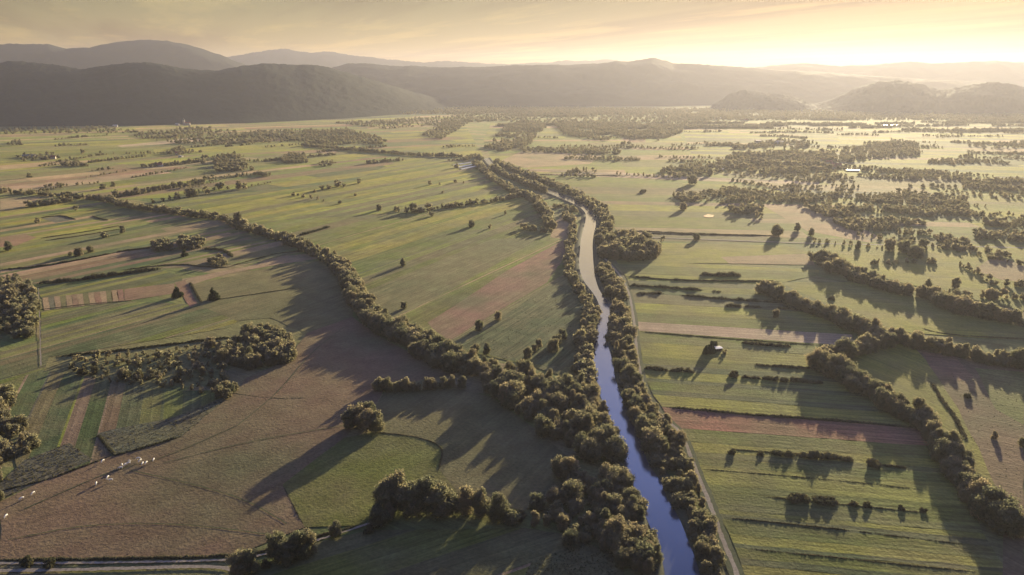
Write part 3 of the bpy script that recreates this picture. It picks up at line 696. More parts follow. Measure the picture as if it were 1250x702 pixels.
# --- left woods
scatter([(-30, 345), (20, 342), (38, 352), (46, 372), (44, 396), (40, 412), (0, 420), (-30, 424)], 6.5, (7, 10), RT, 'tree in the dense grove at the left edge', 'trees of the dense left edge grove')
scatter([(-30, 500), (5, 478), (20, 508), (42, 545), (36, 556), (20, 565), (-30, 575)], 6.2, (7, 9.5), RT, 'tree in the wood at the lower left edge', 'trees of the lower left wood')
scatter([(-20, 585), (6, 580), (4, 612), (-20, 618)], 6, (5, 8), RT, 'low tree below the lower left wood', 'trees below the lower left wood')
scatter([(282, 428), (300, 412), (335, 405), (352, 420), (358, 438), (345, 446), (300, 450), (270, 446)], 6.2, (8, 11), RT, 'tall tree in the dense end of the scrub wood', 'tall trees of the scrub wood')
scatter([(75, 440), (120, 436), (180, 432), (240, 424), (275, 420), (285, 440), (270, 470), (278, 486), (230, 478), (160, 470), (100, 462)], 7.0, (3.0, 6.5), RT+['bush', 'egg'], 'small tree in the open scrub wood', 'small trees of the open scrub wood', dens=0.9)
scatter([(262, 478), (280, 470), (290, 478), (280, 490), (268, 488)], 5, (7, 9), ['egg', 'round'], 'sunlit tree at the near corner of the scrub wood', 'sunlit trees at the corner of the scrub wood', bonus=1.5)
scatter([(186, 300), (205, 297), (210, 306), (190, 308)], 6, (7, 9), ['round'], 'tree of the left one of twin dark groves', 'trees of the left twin grove')
scatter([(220, 296), (240, 293), (248, 300), (240, 305), (222, 305)], 6, (8, 10), ['round'], 'tree of the right one of twin dark groves', 'trees of the right twin grove')
scatter([(256, 320), (270, 315), (278, 322), (270, 327), (258, 326)], 5, (4, 6.5), ['round'], 'pale tree in the small clump above the hay band', 'pale trees above the hay band')
# --- right belts
belt([(938, 358), (960, 368), (985, 380), (1010, 388), (1040, 402), (1068, 414), (1084, 420)], 12, 6, (9, 14), RT, 'tree in the slanting belt right of the strips', 'trees of the slanting belt right of the strips')
belt([(1084, 420), (1060, 428), (1030, 434), (1004, 440)], 11, 6, (9, 13), RT, 'tree in the hooked part of the right belt', 'trees of the hooked right belt')
belt([(1000, 448), (1022, 462), (1050, 478), (1078, 492), (1098, 506), (1125, 520)], 13, 6, (10, 14), RT, 'tree in the right belt above the ploughed strip', 'trees of the right belt above the ploughed strip')
belt([(1125, 520), (1148, 540), (1162, 568), (1178, 594), (1192, 618), (1212, 640)], 12, 5.5, (9, 13), RT, 'tree in the near right belt beside the green strip', 'trees of the near right belt')
belt([(1094, 418), (1130, 426), (1165, 434), (1200, 442), (1228, 446), (1262, 448)], 11, 6, (9, 13), RT, 'tree in the row above the brown right pasture', 'trees of the row above the brown right pasture')
belt([(998, 318), (1020, 328), (1045, 340), (1066, 350)], 22, 8, (10, 15), RT, 'tree in the thick head of the long right belt', 'trees at the head of the long right belt')
belt([(1066, 350), (1100, 358), (1135, 364), (1152, 376), (1200, 386), (1262, 398)], 15, 7, (9, 14), RT, 'tree in the long right belt', 'trees of the long right belt')
belt([(1158, 362), (1200, 364), (1262, 366)], 10, 7, (8, 11), RT, 'tree in the upper right row', 'trees of the upper right row')
belt([(1055, 322), (1100, 322), (1150, 321), (1178, 326), (1215, 348)], 7, 8, (5, 8), RT, 'tree in the thin row under the diagonal wood', 'trees of the thin row under the diagonal wood', gap=.1)
belt([(1228, 350), (1262, 348)], 12, 9, (7, 10), RT, 'tree in the clump at the right edge', 'trees of the right edge clump')
# --- rows of the left plain
LP = 'tree in a hedge line of the left plain'; LG = 'trees in hedge lines of the left plain'
for pl in ([(15, 237), (30, 237), (48, 237)], [(36, 252), (60, 250), (88, 245)], [(50, 238), (75, 241), (100, 243)], [(140, 241), (170, 237), (200, 231), (248, 223)], [(174, 204), (210, 202), (250, 197)],
           [(370, 178), (420, 183), (470, 187), (500, 190), (566, 192)], [(568, 196), (578, 190), (588, 196)], [(445, 175), (468, 176)], [(0, 236), (12, 234)], [(75, 202), (105, 203)], [(315, 213), (328, 216)]):
    belt(pl, 13, 8, (7, 11), RT, LP, LG)
belt([(305, 229), (330, 223)], 5, 9, (3, 5), RT, LP, LG)
for (px, py, hp) in [(187, 248, 8), (199, 246, 6), (207, 244, 8), (216, 243, 8), (232, 240, 10), (239, 240, 9), (253, 237, 8), (269, 231, 8), (279, 231, 7), (292, 231, 9), (299, 231, 8), (126, 231, 7), (138, 229, 6), (75, 230, 5), (56, 229, 4), (36, 217, 7), (358, 239, 5), (364, 239, 5), (370, 241, 6), (380, 243, 6), (388, 244, 6), (395, 246, 5), (415, 249, 5), (384, 235, 6), (393, 232, 7), (402, 231, 6), (413, 228, 8), (420, 229, 5), (438, 224, 7), (434, 239, 4), (101, 188, 5), (123, 187, 4), (308, 208, 5), (298, 206, 9), (293, 204, 7), (557, 205, 6), (525, 226, 6), (537, 226, 6), (556, 223, 6), (540, 236, 5), (566, 224, 4)]:
    one(px, py, hp, rng.choice(['round', 'egg']), 'small far tree standing free on the left plain', group='free standing trees of the left plain', bonus=0.4)
FW = 'tree of a far wood'
for poly, sp_, hr in [([(265, 196), (285, 190), (296, 196), (298, 207), (266, 208)], 10, (8, 11)), ([(345, 196), (355, 189), (370, 192), (372, 198), (350, 199)], 9, (7, 10)), ([(390, 200), (405, 197), (412, 201), (395, 203)], 9, (5, 7)),
    ([(205, 188), (220, 181), (234, 186), (215, 190)], 10, (8, 11)), ([(75, 200), (90, 195), (105, 203)], 10, (6, 9)), ([(25, 190), (60, 188), (70, 194), (30, 196)], 16, (6, 9)), ([(186, 165), (240, 158), (300, 162), (380, 160), (420, 165), (400, 170), (250, 175), (200, 170)], 22, (8, 13)),
    ([(330, 166), (420, 160), (460, 172), (400, 176)], 16, (8, 12)), ([(0, 158), (120, 156), (150, 162), (0, 164)], 26, (8, 12)), ([(10, 176), (25, 172), (25, 178)], 14, (8, 11)), ([(600, 178), (618, 160), (640, 150), (660, 158), (648, 168), (645, 175), (615, 182)], 14, (9, 13)),
    ([(645, 182), (745, 184), (745, 188), (650, 187)], 14, (8, 11)), ([(690, 152), (760, 152), (820, 160), (800, 168), (740, 170), (700, 164)], 15, (9, 13)), ([(758, 168), (790, 162), (800, 172), (760, 176)], 14, (9, 12)),
    ([(690, 215), (705, 207), (728, 210), (722, 216)], 11, (7, 10)), ([(810, 210), (850, 202), (862, 212), (830, 216)], 10, (8, 11)), ([(880, 204), (905, 192), (960, 188), (1000, 192), (1000, 208), (940, 210)], 12, (9, 13)), ([(1000, 190), (1060, 178), (1108, 178), (1108, 190), (1050, 194), (1000, 206)], 12, (9, 13)),
    ([(900, 182), (950, 172), (990, 176), (960, 184)], 15, (8, 12)), ([(840, 240), (900, 234), (1000, 242), (1000, 252), (940, 246), (850, 246)], 9, (6, 9)), ([(884, 250), (905, 245), (926, 252), (925, 264), (900, 260)], 8, (7, 11)),
    ([(1056, 214), (1100, 208), (1174, 214), (1170, 220), (1100, 220)], 11, (7, 10)), ([(1138, 198), (1180, 192), (1222, 200), (1160, 204)], 11, (7, 10)), ([(1180, 224), (1250, 220), (1250, 232), (1200, 232)], 10, (7, 10)), ([(1056, 242), (1100, 236), (1166, 244), (1166, 252), (1080, 250)], 9, (6, 9)),
    ([(1010, 238), (1030, 230), (1048, 238), (1020, 242)], 10, (6, 9)), ([(1190, 178), (1250, 174), (1250, 180), (1200, 182)], 15, (8, 11)), ([(1128, 162), (1170, 158), (1170, 164)], 18, (8, 11)), ([(1000, 250), (1060, 258), (1128, 276), (1148, 286), (1140, 292), (1116, 286), (1046, 280), (1000, 256)], 8, (6, 10)),
    ([(1086, 250), (1160, 256), (1210, 266), (1206, 276), (1170, 272), (1100, 262)], 8.5, (6, 9)), ([(1168, 272), (1250, 272), (1250, 296), (1200, 290)], 9, (6, 9)), ([(1152, 292), (1188, 298), (1188, 306), (1155, 304)], 8, (6, 9)), ([(1200, 304), (1250, 318), (1250, 328), (1225, 324)], 8, (6, 9)),
    ([(560, 132), (700, 134), (880, 138), (880, 146), (700, 150), (600, 146)], 30, (10, 15)), ([(540, 134), (700, 133), (1000, 135), (1250, 138), (1250, 143), (900, 141), (560, 139)], 24, (10, 15)), ([(880, 141), (1250, 142), (1250, 146), (880, 146)], 22, (10, 15)), ([(1100, 224), (1250, 236), (1250, 244), (1150, 236)], 14, (5, 8)), ([(960, 214), (1010, 210), (1040, 222), (980, 224)], 13, (6, 9)),
    ([(960, 228), (985, 222), (1000, 232), (970, 236)], 10, (6, 9)), ([(430, 150), (560, 143), (590, 148), (480, 156)], 22, (8, 12)), ([(520, 164), (545, 150), (570, 150), (540, 168)], 18, (8, 12))]:
    scatter([(q[0]+(q[0]-sum(w_[0] for w_ in poly)/len(poly))*.25, q[1]+(q[1]-sum(w_[1] for w_ in poly)/len(poly))*.25) for q in poly], sp_, hr, RT, FW, 'trees of the far woods', bonus=0.3, clump=0.42)
def hedgelines(n_, x0, x1, y0, y1, Lr, slope, wr, hr):
    for _ in range(n_):
        y = y0+(y1-y0)*rng.random()**1.2; x = rng.uniform(x0, x1); L = rng.uniform(*Lr)*(0.5+(y-110)/120); dy = L*rng.uniform(*slope)
        w_ = rng.uniform(*wr)*(0.6 if rng.random() < .5 else 1.4)
        belt([(x, y), (x+L*.5, y+dy*.5+rng.uniform(-1, 1)), (x+L, y+dy)], w_, 9, hr, RT, FW, 'trees of the far woods', bonus=0.3, gap=0.06)
hedgelines(46, 640, 1240, 160, 216, (30, 120), (-0.02, 0.07), (8, 22), (5, 9))
hedgelines(13, 860, 1240, 205, 300, (25, 80), (0.02, 0.22), (7, 14), (4, 8))
hedgelines(40, 560, 1240, 136, 160, (40, 150), (-0.02, 0.03), (12, 40), (8, 13))
hedgelines(26, 0, 560, 158, 200, (20, 80), (-0.12, 0.0), (7, 16), (5, 9))
hedgelines(14, 0, 260, 196, 238, (15, 50), (-0.2, -0.05), (6, 10), (3, 7))
# shrubs
for (px, py, hp, w_, lb_) in [(893, 554, 6, 1.2, 'small round shrub at the left end of the lower hedge line'), (928, 556, 5, 1.4, 'second round shrub on the lower hedge line'), (970, 611, 8, 1.7, 'biggest shrub on the lowest hedge line'), (982, 612, 8, 1.5, 'shrub leaning on the biggest one of the lowest hedge line'),
    (1001, 614, 6.5, 1.9, 'middle shrub of the lowest hedge line'), (1014, 615, 6.5, 1.9, 'shrub right of the middle one on the lowest hedge line'), (1041, 617, 5.5, 1.4, 'small shrub near the right end of the lowest hedge line'), (1058, 619, 6, 1.3, 'last shrub at the right end of the lowest hedge line'),
    (1067, 569, 7.5, 1.8, 'round shrub right of the long lower hedge'), (1100, 622, 5, 1.2, 'flat shrub alone in the strip right of the lowest line'), (1127, 624, 4, 1.5, 'flattest shrub near the right belt'), (895, 460, 8, 1.2, 'shrub at the left of the broken middle hedge'),
    (1181, 486, 6, 1, 'pale shrub in the brown right pasture'), (785, 235, 4, 1.6, 'dark shrub on the bright meadow above the pond'), (1015, 366, 5, 1.3, 'small shrub under the long right belt'), (170, 462, 9, 1, 'pale shrub at the front of the scrub wood'), (101, 457, 9, .9, 'yellowish shrub at the front left of the scrub wood'),
    (115, 456, 8, .8, 'narrow yellowish shrub of the scrub wood'), (154, 462, 9, 1.2, 'green shrub at the front middle of scrub wood'), (218, 466, 8, 1, 'low shrub at the shaded foot of the scrub wood')]:
    one(px, py, hp, 'bush', lb_, 'shrub', ws=w_, bonus=3)

# ------------------------------------------------------------------ build the plants
for p_ in PL:
    p_['px'] = p_['h']/dist(p_['x'], p_['y'])*F; p_['var'] = rng.randrange(4)
trees = sorted([q for q in PL if q['cat'] == 'tree'], key=lambda q: -q['px']*q['bonus'])
shr = [q for q in PL if q['cat'] == 'shrub']
things, rest = trees[:298]+shr, trees[298:]
print('TREES', len(trees), 'stuff', len(rest), 'smallest thing px', min(q['px'] for q in trees[:298]))
for q in things:
    k = q['kind']; s_ = q['h']/KIND[k][0]; lod = 'hi' if q['px'] > 17 else 'mid'
    nm = {'tall': 'broadleaf_tree', 'cone': 'spruce_tree', 'bush': 'shrub'}.get(k, 'broadleaf_tree')
    cm = crown_mesh(k, lod, q['var']); sc_ = (s_*q['ws'], s_*q['ws'], s_)
    if k == 'bush' or q['cat'] == 'shrub':
        r_ = link(nm, cm, None, (q['x'], q['y'], 0), rng.uniform(0, 6.28), sc_)
    else:
        r_ = empty(nm, (q['x'], q['y'], 0), rng.uniform(0, 6.28)); r_.scale = sc_
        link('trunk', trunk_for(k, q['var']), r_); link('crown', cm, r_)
    tag(r_, q['label'], q['cat'], q['group'])

def merged(name, items, lods, label_kind='stuff'):
    Vs, Ts, Ti = [], [], []; b = 0
    for q in items:
        lod = 'mid' if q['px'] > 11 else 'low'
        v, f, ti = template(q['kind'], lod, q['var'])
        s_ = q['h']/KIND[q['kind']][0]; a = rng.uniform(0, 6.28); ca, sa = math.cos(a), math.sin(a)
        m = np.array([[ca*q['ws'], -sa*q['ws'], 0], [sa*q['ws'], ca*q['ws'], 0], [0, 0, 1]])*s_
        Vs.append(v@m.T+np.array([q['x'], q['y'], 0])); Ts.append(f+b); b += len(v)
        Ti.append(np.clip(ti*0.5+rng.random()*0.7, 0, 1))
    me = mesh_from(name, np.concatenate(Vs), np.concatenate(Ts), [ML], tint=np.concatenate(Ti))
    return tag(link(name, me), kind='stuff')
woods = merged('far_woodland', rest, None)
woods['label'] = 'hazy far tree lines and copses across the plain'

# ------------------------------------------------------------------ hedgerows
def hedge(px, h, w, label, name='hedgerow', gap=0.0, group=None, cat='hedge', dens=1.0):
    pl = resample(smooth([G(*q) for q in px], 1), 60)
    L = sum(math.hypot(b[0]-a[0], b[1]-a[1]) for a, b in zip(pl, pl[1:]))
    mx, my = pl[30]; dd = dist(mx, my); ls_ = max(0.22, dd*0.0006)
    g = np.random.default_rng(int(abs(mx)*13+abs(my)*7) % 99991)
    step = max(0.4, w*0.33); nseg = max(3, int(L/step))
    xs = np.interp(np.linspace(0, 59, nseg), np.arange(60), [q[0] for q in pl]); ys = np.interp(np.linspace(0, 59, nseg), np.arange(60), [q[1] for q in pl])
    V, T, TI = [], [], []; b = 0; iv, if_ = ICOS[1]
    for i in range(nseg):
        k = 0.62+0.75*(mnoise.noise((xs[i]*0.11, ys[i]*0.11, 3.1))+0.5)*0.8
        if gap and mnoise.noise((xs[i]*0.05, ys[i]*0.05, 9.7)) < -0.5+gap: continue
        en = min(1.0, 0.3+i/(0.12*nseg), 0.3+(nseg-1-i)/(0.12*nseg)); r_ = w*0.5*(0.7+0.6*g.random())*en; hh = h*max(0.15, k)*(0.7+0.6*g.random())*en
        c = np.array([xs[i]+g.normal()*w*.15, ys[i]+g.normal()*w*.15, hh*0.45])
        jit = 1+0.3*(g.random(len(iv))-0.5)
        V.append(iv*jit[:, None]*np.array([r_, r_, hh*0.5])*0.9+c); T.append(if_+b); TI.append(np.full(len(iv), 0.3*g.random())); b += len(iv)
        m = max(6, int(dens*1.5*(r_*hh+r_*r_)/(ls_*ls_)*0.8)); m = min(m, 120)
        d = g.normal(size=(m, 3)); d /= np.linalg.norm(d, axis=1)[:, None]
        p_ = c+d*np.array([r_, r_, hh*0.5])*(0.9+0.3*g.random((m, 1)))
        keep = p_[:, 2] > 0.02; p_ = p_[keep]; d = d[keep]; m = len(p_)
        nn = d+g.normal(size=(m, 3))*0.6; nn /= np.linalg.norm(nn, axis=1)[:, None]
        a = np.cross(nn, g.normal(size=(m, 3))); a /= np.linalg.norm(a, axis=1)[:, None]; c2_ = np.cross(nn, a)
        s1 = ls_*(0.6+0.7*g.random((m, 1)))
        q = np.stack([p_-a*s1, p_-c2_*s1*.7, p_+a*s1, p_+c2_*s1*.7], axis=1).reshape(-1, 3); idx = b+np.arange(m)[:, None]*4
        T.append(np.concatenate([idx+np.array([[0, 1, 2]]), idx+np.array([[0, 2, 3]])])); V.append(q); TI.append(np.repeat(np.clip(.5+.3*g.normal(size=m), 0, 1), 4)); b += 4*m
    if not V: return
    v = np.concatenate(V); o_ = np.array([mx, my, 0])
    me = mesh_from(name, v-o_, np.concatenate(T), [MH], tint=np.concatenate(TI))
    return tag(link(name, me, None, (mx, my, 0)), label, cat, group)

for px, h, w, lb_ in [
  ([(764, 338), (830, 343), (890, 344), (950, 344)], 2.0, 2.2, 'thin dark hedge below the orange right meadow'), ([(855, 336), (875, 337), (905, 337)], 4.5, 6, 'bushy grey hedge above the thin dark hedge'), ([(768, 349), (800, 351), (858, 355)], 2.6, 3, 'dark hedge second from the top of the strips'),
  ([(778, 359), (808, 359)], 2.0, 4, 'short flat hedge close to the gravel road'), ([(830, 361), (885, 366), (935, 369), (960, 370)], 2.6, 3, 'long dark hedge third from the top of the strips'), ([(885, 374), (904, 375)], 3, 4, 'short hedge left of the gap under the long dark hedge'),
  ([(908, 375), (930, 376)], 2, 2.5, 'short hedge right of the gap under the long dark hedge'), ([(950, 377), (978, 379)], 3, 4, 'short hedge joining the slanting right belt'), ([(870, 356), (880, 357)], 2, 3, 'tiny hedge piece between two dark hedges'),
  ([(778, 405), (850, 411), (930, 417), (1000, 422)], 0.9, 1.4, 'low ditch scrub along the pale strip'), ([(905, 419), (935, 422), (965, 424)], 2.6, 3, 'bushy stretch on the pale strip ditch'), ([(787, 450), (815, 453)], 2.6, 3, 'dark hedge beside the gravel road under the hut'), ([(818, 453), (848, 455)], 3, 3.5, 'dark hedge right of the one beside the road'),
  ([(905, 461), (928, 463)], 1.8, 2.2, 'thin link in the broken middle hedge'), ([(930, 463), (963, 467)], 3.4, 3.5, 'thick piece of the broken middle hedge'), ([(965, 466), (1005, 469)], 3, 3, 'piece of broken middle hedge touching the right belt'), ([(922, 446), (960, 449), (1000, 451)], 2.0, 2.2, 'straight dark hedge above the broken middle hedge'),
  ([(808, 497), (860, 502), (930, 508), (1045, 516), (1140, 525)], 1.5, 1.8, 'long hedge along the top of the pink ploughed strip'), ([(888, 549), (930, 552), (1010, 557)], 0.8, 1.0, 'thin grassy line carrying the lower shrubs'), ([(943, 555), (962, 557), (970, 558)], 3.2, 3.6, 'short rounded hedge left of the long one'),
  ([(974, 558), (1000, 560), (1020, 561), (1040, 564)], 4.0, 4.4, 'tall rounded hedge casting comb shadows on strips'), ([(1076, 569), (1108, 572)], 1.2, 1.4, 'thin hedge tail right of the round shrub'), ([(852, 573), (930, 579), (1050, 590), (1145, 601)], 0.55, 0.9, 'faint grassy seam between two lower strips'),
  ([(930, 607), (975, 611), (1062, 620), (1140, 628)], 0.8, 1.1, 'grassy line carrying the lowest shrubs'), ([(888, 633), (960, 640), (1042, 649)], 0.9, 0.9, 'thin pale hedge line near the bottom right'), ([(1042, 649), (1110, 657), (1180, 666)], 0.6, 0.9, 'dark seam continuing the thin pale hedge'),
  ([(905, 670), (1035, 683), (1100, 690), (1199, 700)], 0.7, 1.0, 'lowest dark seam at the bottom right'),
  ([(46, 347), (100, 342), (150, 335), (195, 329)], 4.0, 4.5, 'thick dark hedge across the left fields'), ([(0, 330), (50, 326), (100, 317), (140, 309)], 1.8, 2.2, 'long dark ditch hedge above the thick left hedge'), ([(142, 308), (165, 305), (184, 303)], 2.0, 2.4, 'hedge running into the twin dark groves'),
  ([(365, 288), (385, 283), (403, 277)], 3.0, 4, 'short hedge jutting from the curving belt'), ([(50, 291), (100, 284), (145, 276)], 0.9, 1.4, 'upper one of two parallel field seams'), ([(56, 294), (100, 288), (152, 279)], 0.9, 1.4, 'lower one of two parallel field seams'), ([(113, 264), (122, 267), (132, 269)], 1.2, 1.6, 'short dark seam on the point of the dark green field'),
  ([(50, 266), (75, 263), (92, 268)], 1.4, 2, 'dark edge of the small rough plots'), ([(250, 368), (300, 361), (360, 352)], 0.7, 1.2, 'faint line running right from the pointed tree'), ([(248, 304), (275, 306), (284, 314)], 2.5, 4, 'ragged hedge right of the twin groves'), ([(150, 330), (215, 322), (260, 327), (280, 326)], 1.2, 1.8, 'hedge between the twin groves and the hay band'),
  ([(282, 325), (310, 317), (340, 309), (375, 306)], 0.9, 1.6, 'dark edge above the orange hay band'), ([(138, 557), (180, 546), (222, 533)], 1.3, 1.6, 'dark ditch along the rough strip'), ([(0, 600), (50, 588), (75, 580), (128, 560)], 1.0, 1.3, 'ditch line near the lower left wood'), ([(120, 531), (130, 544), (140, 556)], 1.2, 1.6, 'short dark edge at the left of the rough strip'),
  ([(455, 528), (500, 532), (530, 540), (541, 550), (538, 565), (534, 578)], 0.8, 0.8, 'curved thin hedge in the middle pasture'), ([(345, 592), (358, 618), (372, 644)], 0.5, 0.7, 'straight thin line between brown and green pasture'), ([(-10, 684), (120, 683), (280, 680), (335, 671), (400, 652), (440, 641)], 1.1, 1.4, 'dark ditch scrub beside the dirt track'),
  ([(232, 345), (238, 356), (246, 370)], 1.3, 1.8, 'dark edge right of the pink path plot'), ([(270, 478), (330, 487), (380, 486)], 0.4, 0.8, 'faint line from the scrub wood into brown pasture'), ([(785, 285), (860, 287), (940, 288)], 1.0, 2, 'low hedge along the field road'), ([(752, 281), (860, 286), (945, 288)], 1.2, 2, 'thin hedge above the field road'),
  ([(1120, 400), (1150, 408), (1200, 412), (1250, 414)], 0.9, 1.6, 'faint ditch below the long right belt'), ([(1136, 466), (1150, 490), (1166, 510), (1180, 540)], 1.4, 2.2, 'ragged scrub edge of the brown right pasture'), ([(1000, 452), (1030, 455)], 1.5, 2, 'low scrub inside the right belt'), ([(640, 213), (700, 214), (760, 215)], 1.5, 3, 'hedge along the far pale field'),
  ([(50, 378), (110, 371), (160, 367)], 0.5, 0.9, 'seam under the allotment plots'), ([(70, 436), (150, 428), (215, 420), (285, 412)], 1.5, 2.2, 'sunlit edge scrub behind the open scrub wood')]:
    hedge(px, h, w, lb_, gap=0.0)

# rough strip of tussocks and reeds: nobody could count them
def tufts(name, polys, n_, hr, label):
    V, T, TI = [], [], []; b = 0; g = np.random.default_rng(5)
    for poly in polys:
        P = [G(*q) for q in poly]; xs = [q[0] for q in P]; ys = [q[1] for q in P]
        for _ in range(n_):
            x = rng.uniform(min(xs), max(xs)); y = rng.uniform(min(ys), max(ys))
            if not inside((x, y), P): continue
            h = rng.uniform(*hr)
            for k in range(5):
                a = rng.uniform(0, 3.14); w = h*rng.uniform(.4, .8); ox, oy = rng.uniform(-.5, .5)*h, rng.uniform(-.5, .5)*h
                dx, dy = math.cos(a)*w*.5, math.sin(a)*w*.5; lx, ly = rng.uniform(-.3, .3)*h, rng.uniform(-.3, .3)*h
                V += [(x+ox-dx, y+oy-dy, 0), (x+ox+dx, y+oy+dy, 0), (x+ox+dx*.6+lx, y+oy+dy*.6+ly, h*rng.uniform(.7, 1.1)), (x+ox-dx*.6+lx, y+oy-dy*.6+ly, h*rng.uniform(.7, 1.1))]
                T += [(b, b+1, b+2), (b, b+2, b+3)]; TI += [rng.random()]*4; b += 4
    me = mesh_from(name, np.array(V), np.array(T), [MH], tint=TI)
    return tag(link(name, me), label, kind='stuff')
tufts('rough_grass', [[(118, 530), (140, 557), (222, 533), (288, 478), (240, 500), (208, 511), (136, 525)], [(30, 562), (85, 541), (114, 561), (60, 584), (0, 610), (0, 590)]], 1500, (0.3, 0.75), 'rough tussocks in the strip above the brown pasture')
tufts('pasture_tussocks', [[(0, 613), (60, 584), (138, 557), (222, 533), (288, 478), (350, 440), (470, 440), (455, 500), (420, 535), (345, 592), (372, 644), (284, 680), (0, 684)]], 5000, (0.18, 0.42), 'sparse tussocks over the brown pasture')
tufts('meadow_tussocks', [[(560, 424), (610, 390), (668, 350), (702, 348), (722, 390), (712, 450), (640, 444)], [(640, 705), (650, 684), (715, 664), (760, 680), (762, 706)], [(1110, 420), (1160, 432), (1250, 440), (1250, 640), (1225, 620), (1200, 560)]], 1500, (0.3, 0.7), 'coarse tussocks over the striped meadow and right pasture')

# ------------------------------------------------------------------ hills
def hill(name, ridge, base, depth, back, ry, seed, nu=320, nv=70, spur=0.25, rough=5.0, m=None):
    """ridge: skyline points in the photograph; base: foot of the slope on the ground; the ridge stands DEPTH metres behind the foot"""
    rx_ = [q[0] for q in ridge]; x0, x1 = rx_[0], rx_[-1]
    V = []; 
    for i in range(nu+1):
        px = x0+(x1-x0)*i/nu
        py = np.interp(px, rx_, [q[1] for q in ridge]); by = np.interp(px, [q[0] for q in base], [q[1] for q in base])
        bx, byy = G(px, by); az = math.atan2(bx, byy); D0 = math.hypot(bx, byy)
        dp = depth*(1+0.25*mnoise.noise((px*0.006, seed, 0.3)))
        D1 = D0+dp; py -= 1.1*mnoise.noise((px*0.05, seed*3.1, 1.7)) + 0.6*mnoise.noise((px*0.13, seed*3.1, 4.7)); d = ray(px, py); hr_ = H+D1*d[2]/math.hypot(d[0], d[1])
        for j in range(nv+1):
            u = j/nv
            if u < 0.7:
                q = u/0.7; D = D0+dp*q; e = q*q*(3-2*q)*0.6+q*0.4
            else:
                q = (u-0.7)/0.3; D = D1+back*q; e = 1-q*q*(3-2*q)
            x, y = D*math.sin(az), D*math.cos(az)
            s_ = math.sin(math.pi*min(1, u/0.7)) if u < 0.7 else 0
            nz = mnoise.fractal((x*0.0016+seed, y*0.0016, 0), 1.0, 2.0, 5)
            z_ = max(hr_, 3)*(e+spur*s_*nz*0.5)
            fade = min(1, e*6)
            z_ += fade*(rough*(mnoise.noise((x*0.045, y*0.045, seed))+0.6*mnoise.noise((x*0.11, y*0.11, seed+5))))
            V.append((x, y, z_-(2 if e < 0.02 else 0)))
    idx = np.arange((nu+1)*(nv+1)).reshape(nu+1, nv+1)
    Fq = np.stack([idx[:-1, :-1].ravel(), idx[1:, :-1].ravel(), idx[1:, 1:].ravel(), idx[:-1, 1:].ravel()], axis=1)
    me = mesh_from(name, np.array(V), Fq, [m or MHILL], smooth=True)
    return tag(link(name, me), kind='structure')
hill('wooded_hill', [(-900, 104), (-700, 92), (-520, 78), (-400, 84), (-300, 72), (-200, 80), (-110, 78), (-60, 80), (0, 79), (30, 75), (65, 77), (110, 84), (150, 79), (190, 76), (225, 82), (250, 86), (275, 86), (300, 81), (330, 77), (350, 78), (370, 80), (388, 79), (405, 82), (425, 88), (450, 96), (475, 104), (500, 111), (520, 116), (545, 122), (575, 130), (590, 134)],
     [(-900, 152), (-400, 160), (0, 155), (150, 154), (300, 151), (420, 145), (500, 139), (560, 135), (590, 134)], 900, 700, 0, 1.3, 620, 90, spur=0.14)
hill('wooded_hill', [(-800, 88), (-600, 66), (-450, 52), (-330, 62), (-200, 60), (0, 55), (40, 54), (72, 54), (95, 60), (120, 58), (150, 52), (185, 48.5), (215, 50), (240, 55), (262, 62), (285, 71), (310, 82), (340, 95), (370, 110)], [(-800, 128), (0, 126), (370, 124)], 1300, 900, 0, 4.1, 300, 70)
hill('far_ridge', [(180, 90), (270, 72), (300, 67), (335, 61), (352, 60), (385, 65), (402, 63), (430, 67), (450, 69), (480, 73), (520, 76), (545, 74), (580, 77), (620, 78), (680, 75), (745, 72.5), (780, 80), (860, 90)], [(180, 114), (860, 114)], 1600, 900, 0, 7.7, 260, 40, rough=8)
hill('wooded_hill', [(330, 110), (370, 92), (415, 81), (430, 77.5), (450, 78), (480, 80), (550, 82), (600, 81), (655, 79), (700, 79), (740, 76), (775, 74), (793, 70.5), (806, 74), (818, 77), (860, 79), (900, 82), (960, 86), (1020, 90), (1100, 95), (1200, 101), (1300, 108), (1420, 116)], [(330, 130), (600, 131), (800, 130), (900, 128), (1420, 126)], 1500, 900, 0, 2.9, 420, 80, spur=0.45)
hill('wooded_hill', [(840, 96), (880, 86), (912, 82), (930, 80.5), (975, 77), (1000, 78.5), (1020, 80.5), (1060, 79), (1105, 76), (1130, 77.5), (1160, 76), (1210, 74), (1230, 76), (1250, 77), (1330, 76), (1450, 72), (1600, 79), (1800, 70), (2000, 90)], [(840, 119), (2000, 121)], 1500, 900, 0, 9.2, 320, 70, spur=0.4)
hill('wooded_hill', [(868, 128), (885, 117), (900, 111), (930, 113), (955, 116), (975, 121), (990, 128), (1000, 131)], [(868, 136), (1000, 137)], 600, 400, 0, 5.5, 140, 50, spur=0.6, rough=7.0)
hill('wooded_hill', [(985, 130), (1015, 120), (1045, 106), (1068, 99), (1085, 97.5), (1110, 101), (1135, 108), (1150, 110), (1175, 104), (1205, 100), (1230, 103), (1250, 108), (1300, 112), (1400, 125)], [(985, 138), (1100, 141), (1400, 143)], 900, 600, 0, 6.3, 300, 60, spur=0.75, rough=8.0)

